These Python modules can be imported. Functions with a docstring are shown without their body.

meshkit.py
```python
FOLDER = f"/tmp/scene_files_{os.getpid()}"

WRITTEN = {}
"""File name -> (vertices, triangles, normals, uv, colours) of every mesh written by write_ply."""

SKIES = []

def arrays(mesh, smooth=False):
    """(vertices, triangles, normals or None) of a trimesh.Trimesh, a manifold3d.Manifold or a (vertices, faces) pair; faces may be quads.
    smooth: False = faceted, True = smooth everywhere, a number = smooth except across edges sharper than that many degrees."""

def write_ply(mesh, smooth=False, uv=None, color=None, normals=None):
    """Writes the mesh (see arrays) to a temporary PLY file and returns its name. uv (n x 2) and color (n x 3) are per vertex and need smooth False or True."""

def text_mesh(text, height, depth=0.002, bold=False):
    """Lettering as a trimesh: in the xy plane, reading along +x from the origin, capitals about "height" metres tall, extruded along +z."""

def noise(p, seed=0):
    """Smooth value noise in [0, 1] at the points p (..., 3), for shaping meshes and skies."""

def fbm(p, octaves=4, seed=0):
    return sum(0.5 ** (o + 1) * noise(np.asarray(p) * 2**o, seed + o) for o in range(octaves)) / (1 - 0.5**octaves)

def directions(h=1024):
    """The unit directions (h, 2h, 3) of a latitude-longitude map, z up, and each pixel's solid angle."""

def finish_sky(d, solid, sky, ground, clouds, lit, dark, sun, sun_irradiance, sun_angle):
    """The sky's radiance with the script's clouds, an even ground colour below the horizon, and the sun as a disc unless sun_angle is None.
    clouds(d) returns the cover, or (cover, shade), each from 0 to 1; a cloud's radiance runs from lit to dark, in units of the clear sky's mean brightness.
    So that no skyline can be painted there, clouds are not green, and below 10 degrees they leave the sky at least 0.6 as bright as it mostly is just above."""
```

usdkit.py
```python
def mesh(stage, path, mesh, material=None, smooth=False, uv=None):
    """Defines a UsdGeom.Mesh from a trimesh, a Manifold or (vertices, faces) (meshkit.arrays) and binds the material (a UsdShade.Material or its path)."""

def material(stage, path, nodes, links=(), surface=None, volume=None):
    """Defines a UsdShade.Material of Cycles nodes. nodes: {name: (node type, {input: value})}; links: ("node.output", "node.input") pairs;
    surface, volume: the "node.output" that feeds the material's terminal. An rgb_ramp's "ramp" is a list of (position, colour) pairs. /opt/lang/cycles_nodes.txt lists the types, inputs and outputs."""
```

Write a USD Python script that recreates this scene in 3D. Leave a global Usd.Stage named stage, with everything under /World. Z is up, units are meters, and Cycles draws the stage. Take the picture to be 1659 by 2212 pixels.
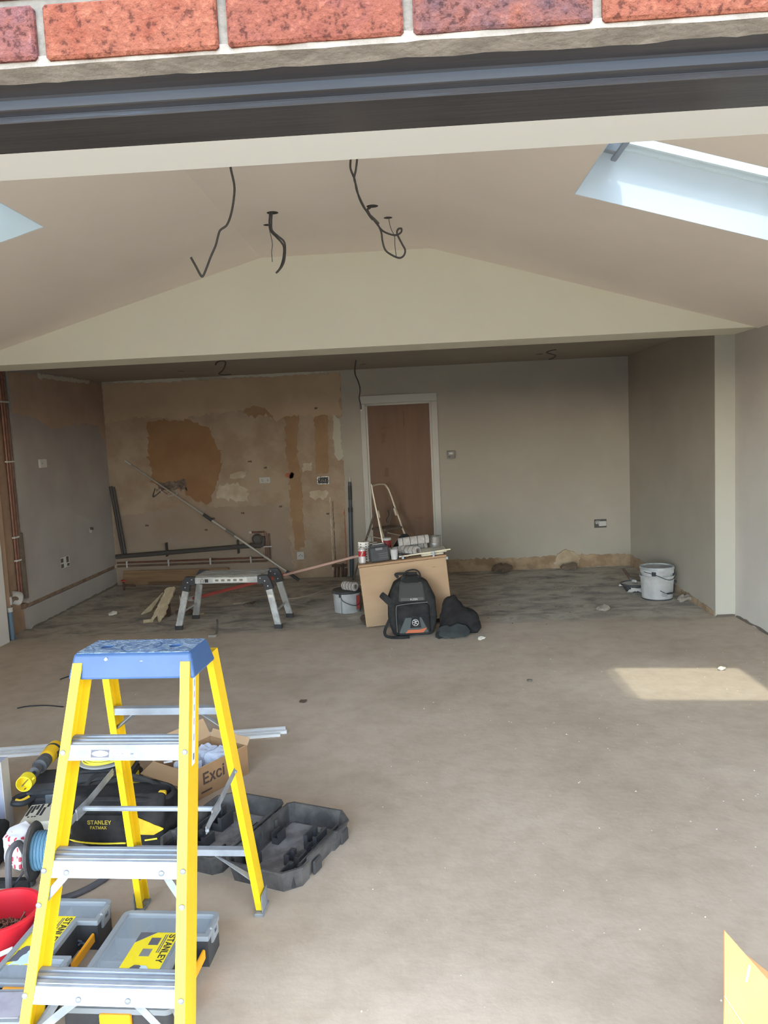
import math, random
import numpy as np, trimesh, manifold3d as m3
from shapely.geometry import Polygon, Point, box as sbox
from shapely import affinity
import usdkit, meshkit
from pxr import Usd, UsdGeom, UsdLux, UsdShade, Gf, Sdf, Vt

stage = Usd.Stage.CreateInMemory()
UsdGeom.SetStageUpAxis(stage, UsdGeom.Tokens.z)
UsdGeom.Xform.Define(stage, '/World')
UsdGeom.Scope.Define(stage, '/World/Looks')
random.seed(7); rng = np.random.default_rng(7)
S = lambda r, g, b: tuple(((c/255)/12.92 if c <= 10 else ((c/255+.055)/1.055)**2.4) for c in (r, g, b))
K = lambda c, k: tuple(min(1, x*k) for x in c)

# ------------------------------------------------------------------ camera, sky, sun, exposure
F_PX, H_CAM, PITCH, ROLL, YAW = 1665.457, 1.6310, 0.0989, -0.0458, -0.0436
cp, sp = math.cos(PITCH), math.sin(PITCH)
fwd = np.array([math.sin(YAW)*cp, math.cos(YAW)*cp, -sp]); rt = np.array([math.cos(YAW), -math.sin(YAW), 0]); up = np.cross(rt, fwd)
cr_, sr_ = math.cos(ROLL), math.sin(ROLL)
rt, up = cr_*rt + sr_*up, -sr_*rt + cr_*up
cam = UsdGeom.Camera.Define(stage, '/World/camera')
cam.CreateHorizontalApertureAttr(36.0); cam.CreateVerticalApertureAttr(36.0*2212/1659)
cam.CreateFocalLengthAttr(36.0*F_PX/1659); cam.CreateClippingRangeAttr(Gf.Vec2f(0.05, 200))
mm = np.eye(4); mm[0, :3] = rt; mm[1, :3] = up; mm[2, :3] = -fwd; mm[3, :3] = (0, 0, H_CAM)
cam.AddTransformOp().Set(Gf.Matrix4d(*mm.ravel().tolist()))
cam.CreateExposureAttr(0.58)

SUN_DIR = np.array([0.066, 0.367, -1.0]); SUN_DIR /= np.linalg.norm(SUN_DIR)
SUN_STRENGTH, SKY_STRENGTH = 0.56, 1.02
to_sun = -SUN_DIR
usdkit.material(stage, '/World/Looks/sky', {
    's': ('sky_texture', {'sky_type': 'multiple_scattering', 'sun_disc': False, 'sun_elevation': math.asin(to_sun[2]), 'sun_rotation': math.atan2(to_sun[0], to_sun[1]), 'altitude': 50.0, 'air_density': 1.0, 'aerosol_density': 2.0}),
    'c': ('texture_coordinate', {}), 'n': ('noise_texture', {'scale': 2.2, 'detail': 6.0, 'roughness': 0.55}),
    'r': ('rgb_ramp', {'ramp': [(0.34, (0, 0, 0)), (0.62, (1, 1, 1))]}),
    'sk': ('mix', {'mix_type': 'multiply', 'fac': 1.0, 'color2': (SKY_STRENGTH*1.0, SKY_STRENGTH*0.905, SKY_STRENGTH*0.81)}),
    'm': ('mix', {'color2': (1.7, 1.63, 1.53)}), 'b': ('background_shader', {'strength': 1.0})},
    [('c.generated', 'n.vector'), ('n.fac', 'r.fac'), ('s.color', 'sk.color1'), ('r.color', 'm.fac'), ('sk.color', 'm.color1'), ('m.color', 'b.color')], surface='b.background')
dome = UsdLux.DomeLight.Define(stage, '/World/sky'); dome.CreateIntensityAttr(1.0)
UsdShade.MaterialBindingAPI.Apply(dome.GetPrim()).Bind(UsdShade.Material.Get(stage, '/World/Looks/sky'))
sun = UsdLux.DistantLight.Define(stage, '/World/sun'); sun.CreateIntensityAttr(SUN_STRENGTH); sun.CreateAngleAttr(1.0); sun.CreateNormalizeAttr(True); sun.CreateColorAttr(Gf.Vec3f(1.0, 0.95, 0.84))
zq = -SUN_DIR; xq = np.cross([0, 1, 0], zq); xq /= np.linalg.norm(xq); yq = np.cross(zq, xq)
mm = np.eye(4); mm[0, :3] = xq; mm[1, :3] = yq; mm[2, :3] = zq
sun.AddTransformOp().Set(Gf.Matrix4d(*mm.ravel().tolist()))

# ------------------------------------------------------------------ materials
MATS = {}
def M(name, c1, c2=None, scale=6.0, rough=0.6, metal=0.0, spec=0.5, bump=0.0, bscale=40.0, lo=0.4, hi=0.6, detail=4.0, coord='object', stretch=(1, 1, 1), alpha=None, tint=None, trans=0.0, emit=None, bdist=0.01):
    if name in MATS: return MATS[name]
    P = {'roughness': rough, 'metallic': metal, 'specular_ior_level': spec, 'base_color': c1}
    if tint: P['specular_tint'] = tint
    if trans: P['transmission_weight'] = trans
    if alpha is not None: P['alpha'] = alpha
    n = {'p': ('principled_bsdf', P)}; l = []
    if c2 is not None or bump:
        n['t'] = ('texture_coordinate', {}); n['mp'] = ('mapping', {'scale': stretch}); l.append((f't.{coord}', 'mp.vector'))
    if c2 is not None:
        n['n'] = ('noise_texture', {'scale': scale, 'detail': detail, 'roughness': 0.6}); n['r'] = ('rgb_ramp', {'ramp': [(lo, c1), (hi, c2)]})
        l += [('mp.vector', 'n.vector'), ('n.fac', 'r.fac'), ('r.color', 'p.base_color')]
    if bump:
        n['bn'] = ('noise_texture', {'scale': bscale, 'detail': 3.0}); n['b'] = ('bump', {'strength': bump, 'distance': bdist})
        l += [('mp.vector', 'bn.vector'), ('bn.fac', 'b.height'), ('b.normal', 'p.normal')]
    MATS[name] = usdkit.material(stage, '/World/Looks/' + name, n, l, surface='p.BSDF')
    return MATS[name]

# ------------------------------------------------------------------ object helpers
USED = {}
def uniq(parent, name):
    k = USED.get((parent, name), 0); USED[(parent, name)] = k + 1
    return f'{parent}/{name}' + (f'_{k:03d}' if k else '')
def tag(prim, label=None, cat=None, group=None, kind=None):
    for k, v in (('label', label), ('category', cat), ('group', group), ('kind', kind)):
        if v: prim.SetCustomDataByKey(k, v)
def thing(name, label=None, cat=None, loc=(0, 0, 0), rotz=0.0, group=None, kind=None, rot=None):
    x = UsdGeom.Xform.Define(stage, uniq('/World', name))
    x.AddTranslateOp().Set(Gf.Vec3d(*map(float, loc)))
    if rot is not None: x.AddRotateXYZOp().Set(Gf.Vec3f(*map(float, rot)))
    elif rotz: x.AddRotateZOp().Set(float(rotz))
    tag(x.GetPrim(), label, cat, group, kind); return str(x.GetPath())
def part(parent, name, mesh, mat, smooth=30, label=None, kind=None):
    m = usdkit.mesh(stage, uniq(parent, name), mesh, mat, smooth=smooth)
    tag(m.GetPrim(), label, None, None, kind); return str(m.GetPath())
def solo(name, mesh, mat, label=None, cat=None, group=None, kind=None, loc=None, rotz=0, smooth=30):
    m = usdkit.mesh(stage, uniq('/World', name), mesh, mat, smooth=smooth)
    if loc is not None: m.AddTranslateOp().Set(Gf.Vec3d(*map(float, loc)))
    if rotz: m.AddRotateZOp().Set(float(rotz))
    tag(m.GetPrim(), label, cat, group, kind); return str(m.GetPath())

# ------------------------------------------------------------------ mesh helpers
cat_ = trimesh.util.concatenate
def T(m, t=(0, 0, 0), rx=0, ry=0, rz=0):
    R = trimesh.transformations.euler_matrix(math.radians(rx), math.radians(ry), math.radians(rz), 'sxyz'); R[:3, 3] = t
    m = m.copy(); m.apply_transform(R); return m
def frame(m, o, x, y):
    x = np.array(x, float); x /= np.linalg.norm(x); y = np.array(y, float); y -= x*(x@y); y /= np.linalg.norm(y)
    A = np.eye(4); A[:3, 0] = x; A[:3, 1] = y; A[:3, 2] = np.cross(x, y); A[:3, 3] = o
    m = m.copy(); m.apply_transform(A); return m
def bx(x0, x1, y0, y1, z0, z1, b=0.0):
    x0, x1 = sorted((x0, x1)); y0, y1 = sorted((y0, y1)); z0, z1 = sorted((z0, z1))
    if not b:
        m = trimesh.creation.box([x1-x0, y1-y0, z1-z0]); m.apply_translation([(x0+x1)/2, (y0+y1)/2, (z0+z1)/2]); return m
    b = min(b, (x1-x0)/2.01, (y1-y0)/2.01, (z1-z0)/2.01); P = []
    for X, sx in ((x0, 1), (x1, -1)):
        for Y, sy in ((y0, 1), (y1, -1)):
            for Z, sz in ((z0, 1), (z1, -1)):
                P += [(X, Y+sy*b, Z+sz*b), (X+sx*b, Y, Z+sz*b), (X+sx*b, Y+sy*b, Z)]
    return trimesh.Trimesh(np.array(P)).convex_hull
def hull(spheres, n=10):
    P = []
    u = trimesh.creation.uv_sphere(1.0, count=[n, n]).vertices
    for (x, y, z, r) in spheres: P.append(u*r + [x, y, z])
    return trimesh.Trimesh(np.vstack(P)).convex_hull
def prism(pts, h, holes=()):
    return trimesh.creation.extrude_polygon(Polygon(pts, holes) if not isinstance(pts, Polygon) else pts, h, engine='earcut')
def xprism(yz, x0, x1):            # a profile in (y, z) swept along x
    m = prism(yz, x1-x0); v = m.vertices; m.vertices = np.stack([v[:, 2] + x0, v[:, 0], v[:, 1]], 1); return m
def yprism(xz, y0, y1):            # a profile in (x, z) swept along y
    p = Polygon(xz) if not isinstance(xz, Polygon) else xz
    m = prism(p, y1-y0); v = m.vertices; m.vertices = np.stack([v[:, 0], y1 - v[:, 2], v[:, 1]], 1); return m
def cyl(a, b, r, n=16):
    return trimesh.creation.cylinder(r, segment=[a, b], sections=n)
def lathe(prof, n=32):
    return trimesh.creation.revolve(np.array(prof, float), sections=n)
def spline(pts, k=6):
    p = np.array(pts, float); q = np.vstack([2*p[0]-p[1], p, 2*p[-1]-p[-2]]); out = []
    for i in range(1, len(q)-2):
        for t in np.linspace(0, 1, k, endpoint=False):
            a, b, c, d = q[i-1:i+3]
            out.append(0.5*((2*b) + (-a+c)*t + (2*a-5*b+4*c-d)*t*t + (-a+3*b-3*c+d)*t**3))
    out.append(p[-1]); return np.array(out)
def tube(pts, r, n=8, smooth=0, closed=False):
    p = spline(pts, smooth) if smooth else np.array(pts, float)
    if closed: p = np.vstack([p, p[:1]])
    t = np.gradient(p, axis=0)
    if closed: t[0] = t[-1] = p[1]-p[-2]
    t /= np.linalg.norm(t, axis=1, keepdims=True) + 1e-12
    a = np.cross(t[0], [0, 0, 1.0] if abs(t[0][2]) < .9 else [1.0, 0, 0]); a /= np.linalg.norm(a); A = [a]
    for i in range(1, len(p)):
        a = A[-1] - t[i]*(A[-1] @ t[i]); A.append(a/(np.linalg.norm(a)+1e-12))
    A = np.array(A); B = np.cross(t, A); th = np.arange(n)*2*np.pi/n
    rr = np.broadcast_to(r, (len(p),))[:, None, None]
    V = (p[:, None] + rr*(np.cos(th)[None, :, None]*A[:, None] + np.sin(th)[None, :, None]*B[:, None])).reshape(-1, 3)
    Fc = []
    for i in range(len(p)-1):
        for j in range(n):
            q = [i*n+j, i*n+(j+1) % n, (i+1)*n+(j+1) % n, (i+1)*n+j]; Fc += [[q[0], q[1], q[2]], [q[0], q[2], q[3]]]
    V = np.vstack([V, p[0], p[-1]]); c0, c1 = len(V)-2, len(V)-1; e = (len(p)-1)*n
    for j in range(n): Fc += [[c0, (j+1) % n, j], [c1, e+j, e+(j+1) % n]]
    return trimesh.Trimesh(V, Fc, process=False)
def man(m):
    m = m.copy(); m.merge_vertices(); return m3.Manifold(m3.Mesh(np.asarray(m.vertices, np.float32), np.asarray(m.faces, np.uint32)))
def tri(m):
    q = m.to_mesh(); return trimesh.Trimesh(q.vert_properties[:, :3], q.tri_verts, process=False)
def cut(a, *bs):
    r = man(a)
    for b in bs: r -= man(b)
    return tri(r)
def join(*ms):
    r = man(ms[0])
    for b in ms[1:]: r += man(b)
    return tri(r)
def refine(m, L): return tri(man(m).refine_to_length(L))
def shear(m, f):
    m = m.copy(); v = np.array(m.vertices); m.vertices = f(v); return m
def text(s, h, o, x, y, d=0.0012, bold=False): return frame(meshkit.text_mesh(s, h, d, bold), o, x, y)
def ragged(pts, amp, step, seed):  # an outline whose edge is broken up
    p = Polygon(pts).exterior; n = max(12, int(p.length/step)); r = np.random.default_rng(seed); out = []
    for i in range(n):
        q = p.interpolate(i/n, normalized=True); out.append((q.x + r.normal()*amp, q.y + r.normal()*amp))
    g = Polygon(out).buffer(0); return max(g.geoms, key=lambda s: s.area) if hasattr(g, 'geoms') else g
def on_back(poly, y0, t): return yprism(poly, y0 - t, y0)          # a layer on a wall that faces the viewer
def on_left(poly, x0, t):                                            # polygon in (y, z) on a wall that faces +x
    return xprism(poly, x0, x0 + t)
# ------------------------------------------------------------------ the setting
XR, XN, XL, YN, YB, YG, ZH, ZC, ZF = 2.607, 2.447, -3.611, 6.419, 8.947, 5.979, 2.311, 2.398, 3.015
A0, A1 = -1.109, 0.18
SR, SL = 0.293, 0.2825
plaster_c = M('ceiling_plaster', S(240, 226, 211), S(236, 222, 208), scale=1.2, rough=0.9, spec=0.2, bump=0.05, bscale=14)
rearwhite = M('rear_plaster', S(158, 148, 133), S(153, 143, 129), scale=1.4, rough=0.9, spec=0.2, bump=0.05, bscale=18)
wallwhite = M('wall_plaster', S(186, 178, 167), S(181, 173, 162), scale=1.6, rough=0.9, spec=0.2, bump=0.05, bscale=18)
gablewhite = M('gable_paint', S(232, 224, 202), S(229, 221, 199), scale=1.0, rough=0.88, spec=0.2, bump=0.04, bscale=16)
nibwhite = M('nib_paint', S(174, 168, 153), rough=0.85, spec=0.25)
soffit = M('soffit_paint', S(197, 191, 181), rough=0.85, spec=0.25)

# floor: pale screed in front, an old stained slab behind
fn = {'g': ('geometry', {}), 'x': ('separate_xyz', {}),
      'n1': ('noise_texture', {'scale': 0.9, 'detail': 6.0, 'roughness': 0.6}), 'r1': ('rgb_ramp', {'ramp': [(0.3, S(161, 143, 122)), (0.5, S(176, 157, 136)), (0.7, S(186, 168, 148))]}),
      'n2': ('noise_texture', {'scale': 9.0, 'detail': 6.0, 'roughness': 0.65}), 'r2': ('rgb_ramp', {'ramp': [(0.36, (0.90, 0.89, 0.88)), (0.55, (1, 1, 1)), (0.72, (1.03, 1.03, 1.03))]}),
      'mul': ('mix', {'mix_type': 'multiply', 'fac': 0.8}),
      'mp': ('mapping', {'scale': (1.0, 1.5, 1.0)}), 'n3': ('noise_texture', {'scale': 3.2, 'detail': 8.0, 'roughness': 0.68, 'distortion': 0.6}),
      'r3': ('rgb_ramp', {'ramp': [(0.30, S(102, 97, 92)), (0.41, S(136, 127, 116)), (0.50, S(162, 149, 130)), (0.60, S(178, 165, 146)), (0.67, S(148, 141, 134)), (0.78, S(196, 190, 180))]}),
      'n4': ('noise_texture', {'scale': 1.7, 'detail': 4.0}), 'm4': ('math', {'math_type': 'multiply_add', 'value2': 0.9, 'value3': -0.45}), 'add': ('math', {'math_type': 'add'}),
      'mr': ('map_range', {'from_min': 6.36, 'from_max': 6.62}), 'mix': ('mix', {}),
      'v': ('voronoi_texture', {'scale': 9.0, 'randomness': 1.0}), 'vl': ('math', {'math_type': 'less_than', 'value2': 0.035}),
      'wn': ('noise_texture', {'scale': 1.3, 'detail': 2.0}), 'wg': ('math', {'math_type': 'greater_than', 'value2': 0.52}), 'vm': ('math', {'math_type': 'multiply'}), 'spk': ('mix', {'color2': S(232, 228, 220)}),
      'bn': ('noise_texture', {'scale': 28.0, 'detail': 4.0}), 'b': ('bump', {'strength': 0.12, 'distance': 0.01}),
      'p': ('principled_bsdf', {'roughness': 0.82, 'specular_ior_level': 0.3})}
fl = [('g.position', 'x.vector'), ('g.position', 'n1.vector'), ('g.position', 'n2.vector'), ('g.position', 'mp.vector'), ('mp.vector', 'n3.vector'), ('g.position', 'n4.vector'), ('g.position', 'v.vector'), ('g.position', 'wn.vector'), ('g.position', 'bn.vector'),
      ('n1.fac', 'r1.fac'), ('n2.fac', 'r2.fac'), ('r1.color', 'mul.color1'), ('r2.color', 'mul.color2'), ('n3.fac', 'r3.fac'), ('n4.fac', 'm4.value1'), ('x.y', 'add.value1'), ('m4.value', 'add.value2'), ('add.value', 'mr.value'),
      ('mr.result', 'mix.fac'), ('mul.color', 'mix.color1'), ('r3.color', 'mix.color2'), ('v.distance', 'vl.value1'), ('wn.fac', 'wg.value1'), ('vl.value', 'vm.value1'), ('wg.value', 'vm.value2'), ('vm.value', 'spk.fac'), ('mix.color', 'spk.color1'), ('spk.color', 'p.base_color'),
      ('bn.fac', 'b.height'), ('b.normal', 'p.normal')]
floor_mat = usdkit.material(stage, '/World/Looks/floor', fn, fl, surface='p.BSDF')
solo('floor', bx(-4.0, 3.0, 1.0, 9.2, -0.12, 0.0), floor_mat, kind='structure', label='dusty bare screed floor, stained darker towards the back')
solo('ground', bx(-14, 14, -22, 1.0, -0.16, -0.04), M('patio', S(172, 166, 152), S(150, 146, 132), scale=3, rough=0.9), kind='structure', label='pale paved ground outside the opening')

# back wall with its layers of stripped plaster
w = thing('wall_back', kind='structure', label='back wall, half stripped to brown plaster, half painted')
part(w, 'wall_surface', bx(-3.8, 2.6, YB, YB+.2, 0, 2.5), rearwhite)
br_hi = M('old_plaster_upper', S(168, 144, 117), S(161, 136, 110), scale=2.2, rough=0.95, spec=0.1, bump=0.25, bscale=22)
br_mid = M('old_plaster_pink', S(158, 138, 116), S(144, 122, 100), scale=3.0, rough=0.95, spec=0.1, bump=0.3, bscale=22)
br_low = M('old_plaster_grey', S(148, 131, 114), S(141, 123, 105), scale=2.0, rough=0.95, spec=0.1, bump=0.2, bscale=20)
br_dark = M('damp_plaster', S(140, 108, 78), S(134, 101, 72), scale=3.0, rough=0.95, spec=0.1, bump=0.2, bscale=26)
br_strip = M('filled_chase', S(146, 117, 88), S(139, 110, 82), scale=4.0, rough=0.95, spec=0.1, bump=0.2, bscale=26)
br_pale = M('skim_remnant', S(180, 164, 142), S(164, 147, 122), scale=6.0, rough=0.95, spec=0.1, bump=0.3, bscale=30)
def bp(pts, mat, t, amp=0.006, step=0.03, seed=0, name='plaster_patch', y=YB): part(w, name, on_back(ragged(pts, amp, step, seed), y, t), mat, smooth=False)
bp([(-3.61, 0.0), (-3.61, 2.372), (-0.82, 2.372), (-0.825, 1.86), (-0.9, 1.84), (-0.9, 1.39), (-0.835, 1.37), (-0.845, 0.0)], br_mid, .004, .004, seed=1)
bp([(-3.61, 1.92), (-3.61, 2.368), (-0.83, 2.368), (-0.835, 1.88), (-1.3, 1.9), (-1.6, 1.86), (-1.9, 2.0), (-2.3, 1.98), (-2.7, 1.93), (-3.2, 1.98)], br_hi, .006, .012, seed=2)
bp([(-3.6, 0.0), (-3.6, 0.82), (-3.2, 0.86), (-2.75, 0.9), (-2.2, 0.88), (-1.5, 0.86), (-1.5, 0.0)], br_low, .005, .012, seed=3)
bp([(-3.107, 1.91), (-2.656, 1.927), (-2.365, 1.806), (-2.337, 1.644), (-2.258, 1.533), (-2.259, 1.343), (-2.356, 1.13), (-2.425, .926), (-2.616, .95), (-2.716, 1.091), (-3.096, 1.189), (-3.117, 1.49)], br_dark, .008, .012, seed=4)
bp([(-1.5, 1.9), (-1.318, 1.9), (-1.36, 1.6), (-1.36, 1.36), (-1.335, 1.0), (-1.34, .375), (-1.45, .33), (-1.49, .8), (-1.47, 1.2), (-1.5, 1.5)], br_strip, .009, .010, seed=5)
bp([(-1.14, 1.88), (-.985, 1.9), (-1.01, 1.5), (-1.01, 1.22), (-1.16, 1.21), (-1.15, 1.5)], br_strip, .009, .008, seed=6)
bp([(-2.3, 1.14), (-2.05, 1.16), (-1.95, 1.05), (-1.97, .93), (-2.18, .95), (-2.36, 1.0)], br_pale, .010, .016, seed=7)
bp([(-2.16, 1.27), (-1.98, 1.28), (-1.99, 1.21), (-2.18, 1.2)], br_pale, .009, .01, seed=8)
bp([(-1.3, 1.34), (-1.2, 1.36), (-1.2, 1.26), (-1.31, 1.24)], br_pale, .010, .012, seed=9)
bp([(-1.24, 1.02), (-1.02, 1.03), (-1.05, .93), (-1.26, .94)], br_pale, .008, .012, seed=10)
bp([(-0.93, 1.9), (-0.86, 1.84), (-0.83, 1.4), (-0.9, 1.36), (-0.94, 1.5)], M('flaked_paint', S(172, 162, 144), rough=0.9), .007, .008, seed=11)
bp([(-2.05, 2.0), (-1.7, 2.02), (-1.62, 1.9), (-1.75, 1.93), (-1.95, 1.92)], br_strip, .010, .018, seed=12)
bp([(-1.55, 1.24), (-1.42, 1.25), (-1.43, 1.19), (-1.54, 1.2)], M('brick_show', S(150, 92, 66), rough=0.95), .009, .008, seed=13)
for a in range(2): bp([((-3.5, -2.2)[a], 2.40), ((-2.5, -1.0)[a], 2.40), ((-2.48, -1.0)[a], 2.375), ((-2.9, -1.6)[a], 2.362), ((-3.5, -2.2)[a], 2.38)], M('flaked_paint', S(172, 162, 144), rough=0.9), .012, .006, seed=14+a)
bp([(.30, 0), (.30, .15), (.7, .155), (1.05, .14), (1.45, .15), (1.8, .155), (2.445, .14), (2.445, 0)], M('skirting_scar', S(152, 128, 100), S(128, 104, 78), scale=7, rough=0.95, bump=0.4, bscale=30), .008, .006, seed=20, name='skirting_scar')
bp([(1.56, .03), (1.6, .17), (1.68, .215), (1.79, .19), (1.86, .12), (1.84, .03)], M('filler_lump', S(164, 144, 116), S(146, 124, 98), scale=9, rough=0.95, bump=0.4), .03, .008, seed=21)
bp([(-1.025, .08), (-1.01, .08), (-1.005, .94), (-1.02, .95)], br_pale, .009, .003, .02, seed=17, name='cable_chase')
bp([(-.99, .1), (-.983, .1), (-.98, .9), (-.988, .9)], M('hole_shadow2', S(90, 76, 62), rough=0.95), .009, .002, .02, seed=18, name='cable_chase')
bp([(-.862, .02), (-.85, .02), (-.85, .8), (-.858, .8)], M('brick_show', S(150, 92, 66)), .009, .002, .02, seed=19, name='cable_chase')
hole = on_back(ragged([(-3.04, 1.11), (-3.05, 1.19), (-2.9, 1.215), (-2.72, 1.21), (-2.68, 1.12), (-2.85, 1.10)], .012, .018, 22), YB, .011)
part(w, 'broken_hole', hole, M('hole_shadow', S(120, 104, 88), S(84, 70, 58), scale=20, rough=0.95, bump=0.6), smooth=False)
for i, (x, z) in enumerate([(-3.2, .70), (-2.05, .80), (-1.6, .86), (-2.4, .75), (-1.05, .75), (-1.12, 1.98), (-2.5, .62), (-1.93, 1.4), (-1.75, 1.32)]):
    part(w, 'nail_hole', on_back(ragged([(x-.018, z-.008), (x-.015, z+.01), (x+.02, z+.008), (x+.016, z-.012)], .003, .01, 40+i), YB, .0105), M('hole_shadow2', S(90, 76, 62), rough=0.95), smooth=False)

# left wall: dry-lined part, recess with pipes, nib
w = thing('wall_left', kind='structure', label='left wall with brown plaster above grey boards')
part(w, 'wall_surface', bx(-3.85, XL-.05, 6.3, YB+.1, 0, 2.5), M('recess_plaster', S(146, 116, 90), S(128, 102, 80), scale=3, rough=0.95, bump=0.3))
lw_grey = M('skimmed_board', S(136, 126, 119), S(143, 134, 125), scale=1.4, rough=0.9, spec=0.2, bump=0.05)
part(w, 'board', bx(XL-.05, XL, 6.85, YB, 0.0, 0.205), lw_grey, label='low grey board')
part(w, 'board', bx(XL-.05, XL, 6.85, YB, 0.245, 2.4), lw_grey)
part(w, 'chase', bx(XL-.05, XL-.02, 6.80, YB, 0.2, 0.25), M('chase_dirt', S(120, 94, 72), S(98, 78, 60), scale=12, rough=0.95, bump=0.5))
part(w, 'plaster_patch', on_left(ragged([(6.86, 1.98), (6.86, 2.36), (YB-.01, 2.385), (YB-.01, 1.62), (8.75, 1.9), (8.2, 1.9), (7.6, 1.84), (7.3, 1.95)], .012, .04, 31), XL, .004), M('left_brown', S(158, 132, 112), S(150, 124, 104), scale=2.5, rough=0.95, bump=0.2), smooth=False)
part(w, 'flaked_paint', on_left(ragged([(7.4, 2.38), (8.6, 2.39), (8.6, 2.36), (8.0, 2.345), (7.4, 2.33)], .006, .04, 32), XL, .006), M('flaked_paint', S(172, 162, 144), rough=0.9), smooth=False)
part(w, 'floor_joint', on_left(ragged([(6.86, 0), (6.86, .014), (8.94, .02), (8.94, 0)], .004, .05, 33), XL, .006), M('joint_dirt', S(96, 84, 72), rough=0.95), smooth=False)
part(w, 'nib', bx(-3.9, -3.572, 1.33, 6.40, 0, 2.42), wallwhite)
part(w, 'nib', bx(-3.9, -3.60, 6.40, 6.52, 0, 2.42), M('left_nib_side', S(150, 122, 96), rough=0.9))

w = thing('wall_right', kind='structure', label='plain white right wall stepping in at a pale nib')
part(w, 'wall_surface', bx(XR, 2.95, 1.33, YN+.01, 0, 2.42), wallwhite)
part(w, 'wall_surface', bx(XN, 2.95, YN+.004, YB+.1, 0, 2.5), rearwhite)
part(w, 'nib', bx(XN-.001, XR+.002, YN-.004, YN+.004, 0.012, 2.32), nibwhite)
part(w, 'skirting_scar', xprism(ragged([(8.94, 0), (8.94, .13), (8.3, .125), (7.9, .10), (7.6, .09), (7.2, .07), (6.8, .06), (6.46, .04), (6.44, 0)], .006, .04, 34), XN-.006, XN), M('skirting_scar', S(152, 128, 100)), smooth=False)
part(w, 'floor_joint', xprism(ragged([(1.4, 0), (1.4, .02), (6.4, .02), (6.4, 0)], .004, .06, 35), XR-.006, XR), M('joint_dirt', S(96, 84, 72)), smooth=False)
part(w, 'floor_joint', on_back(ragged([(XN, 0), (XN, .018), (XR, .02), (XR, 0)], .002, .03, 36), YN-.004, .004), M('joint_dirt', S(96, 84, 72)), smooth=False)

# gable over the beam, and the beam's underside
w = thing('wall_gable', kind='structure', label='cream gable above the beam between the two rooms')
zl = lambda x: ZF - SL*max(0, A0 - x); zr = lambda x: ZF - SR*max(0, x - A1)
part(w, 'beam', yprism([(-3.9, ZH), (2.9, ZH), (2.9, zr(2.9)+.15), (A1, ZF+.12), (A0, ZF+.12), (-3.9, zl(-3.9)+.15)], YG, YN), gablewhite)

# ceilings with the two roof-window wells and the cable holes
w = thing('ceiling', kind='structure', label='vaulted plaster ceiling with a narrow flat strip at its ridge')
def slope(sgn, org, k, s0, s1, y0, y1):
    al = math.atan(k); slab = bx(-.0, 3.9, 1.2, YG+.02, 0, .30)
    slab = cut(slab, bx(s0, s1, y0, y1, -.1, .5))
    v = slab.vertices; slab.vertices = np.stack([org + sgn*(v[:, 0]*math.cos(al) + v[:, 2]*math.sin(al)), v[:, 1], ZF - v[:, 0]*math.sin(al) + v[:, 2]*math.cos(al)], 1)
    if sgn < 0: slab.invert()
    return slab
RY0, RY1, LY0, LY1 = 3.30, 4.125, 3.30, 4.09
RS0, RS1, LS0, LS1 = .714, 1.80, .806, 1.90
part(w, 'sloped_ceiling', slope(1, A1, SR, RS0, RS1, RY0, RY1), plaster_c, smooth=False)
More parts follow.
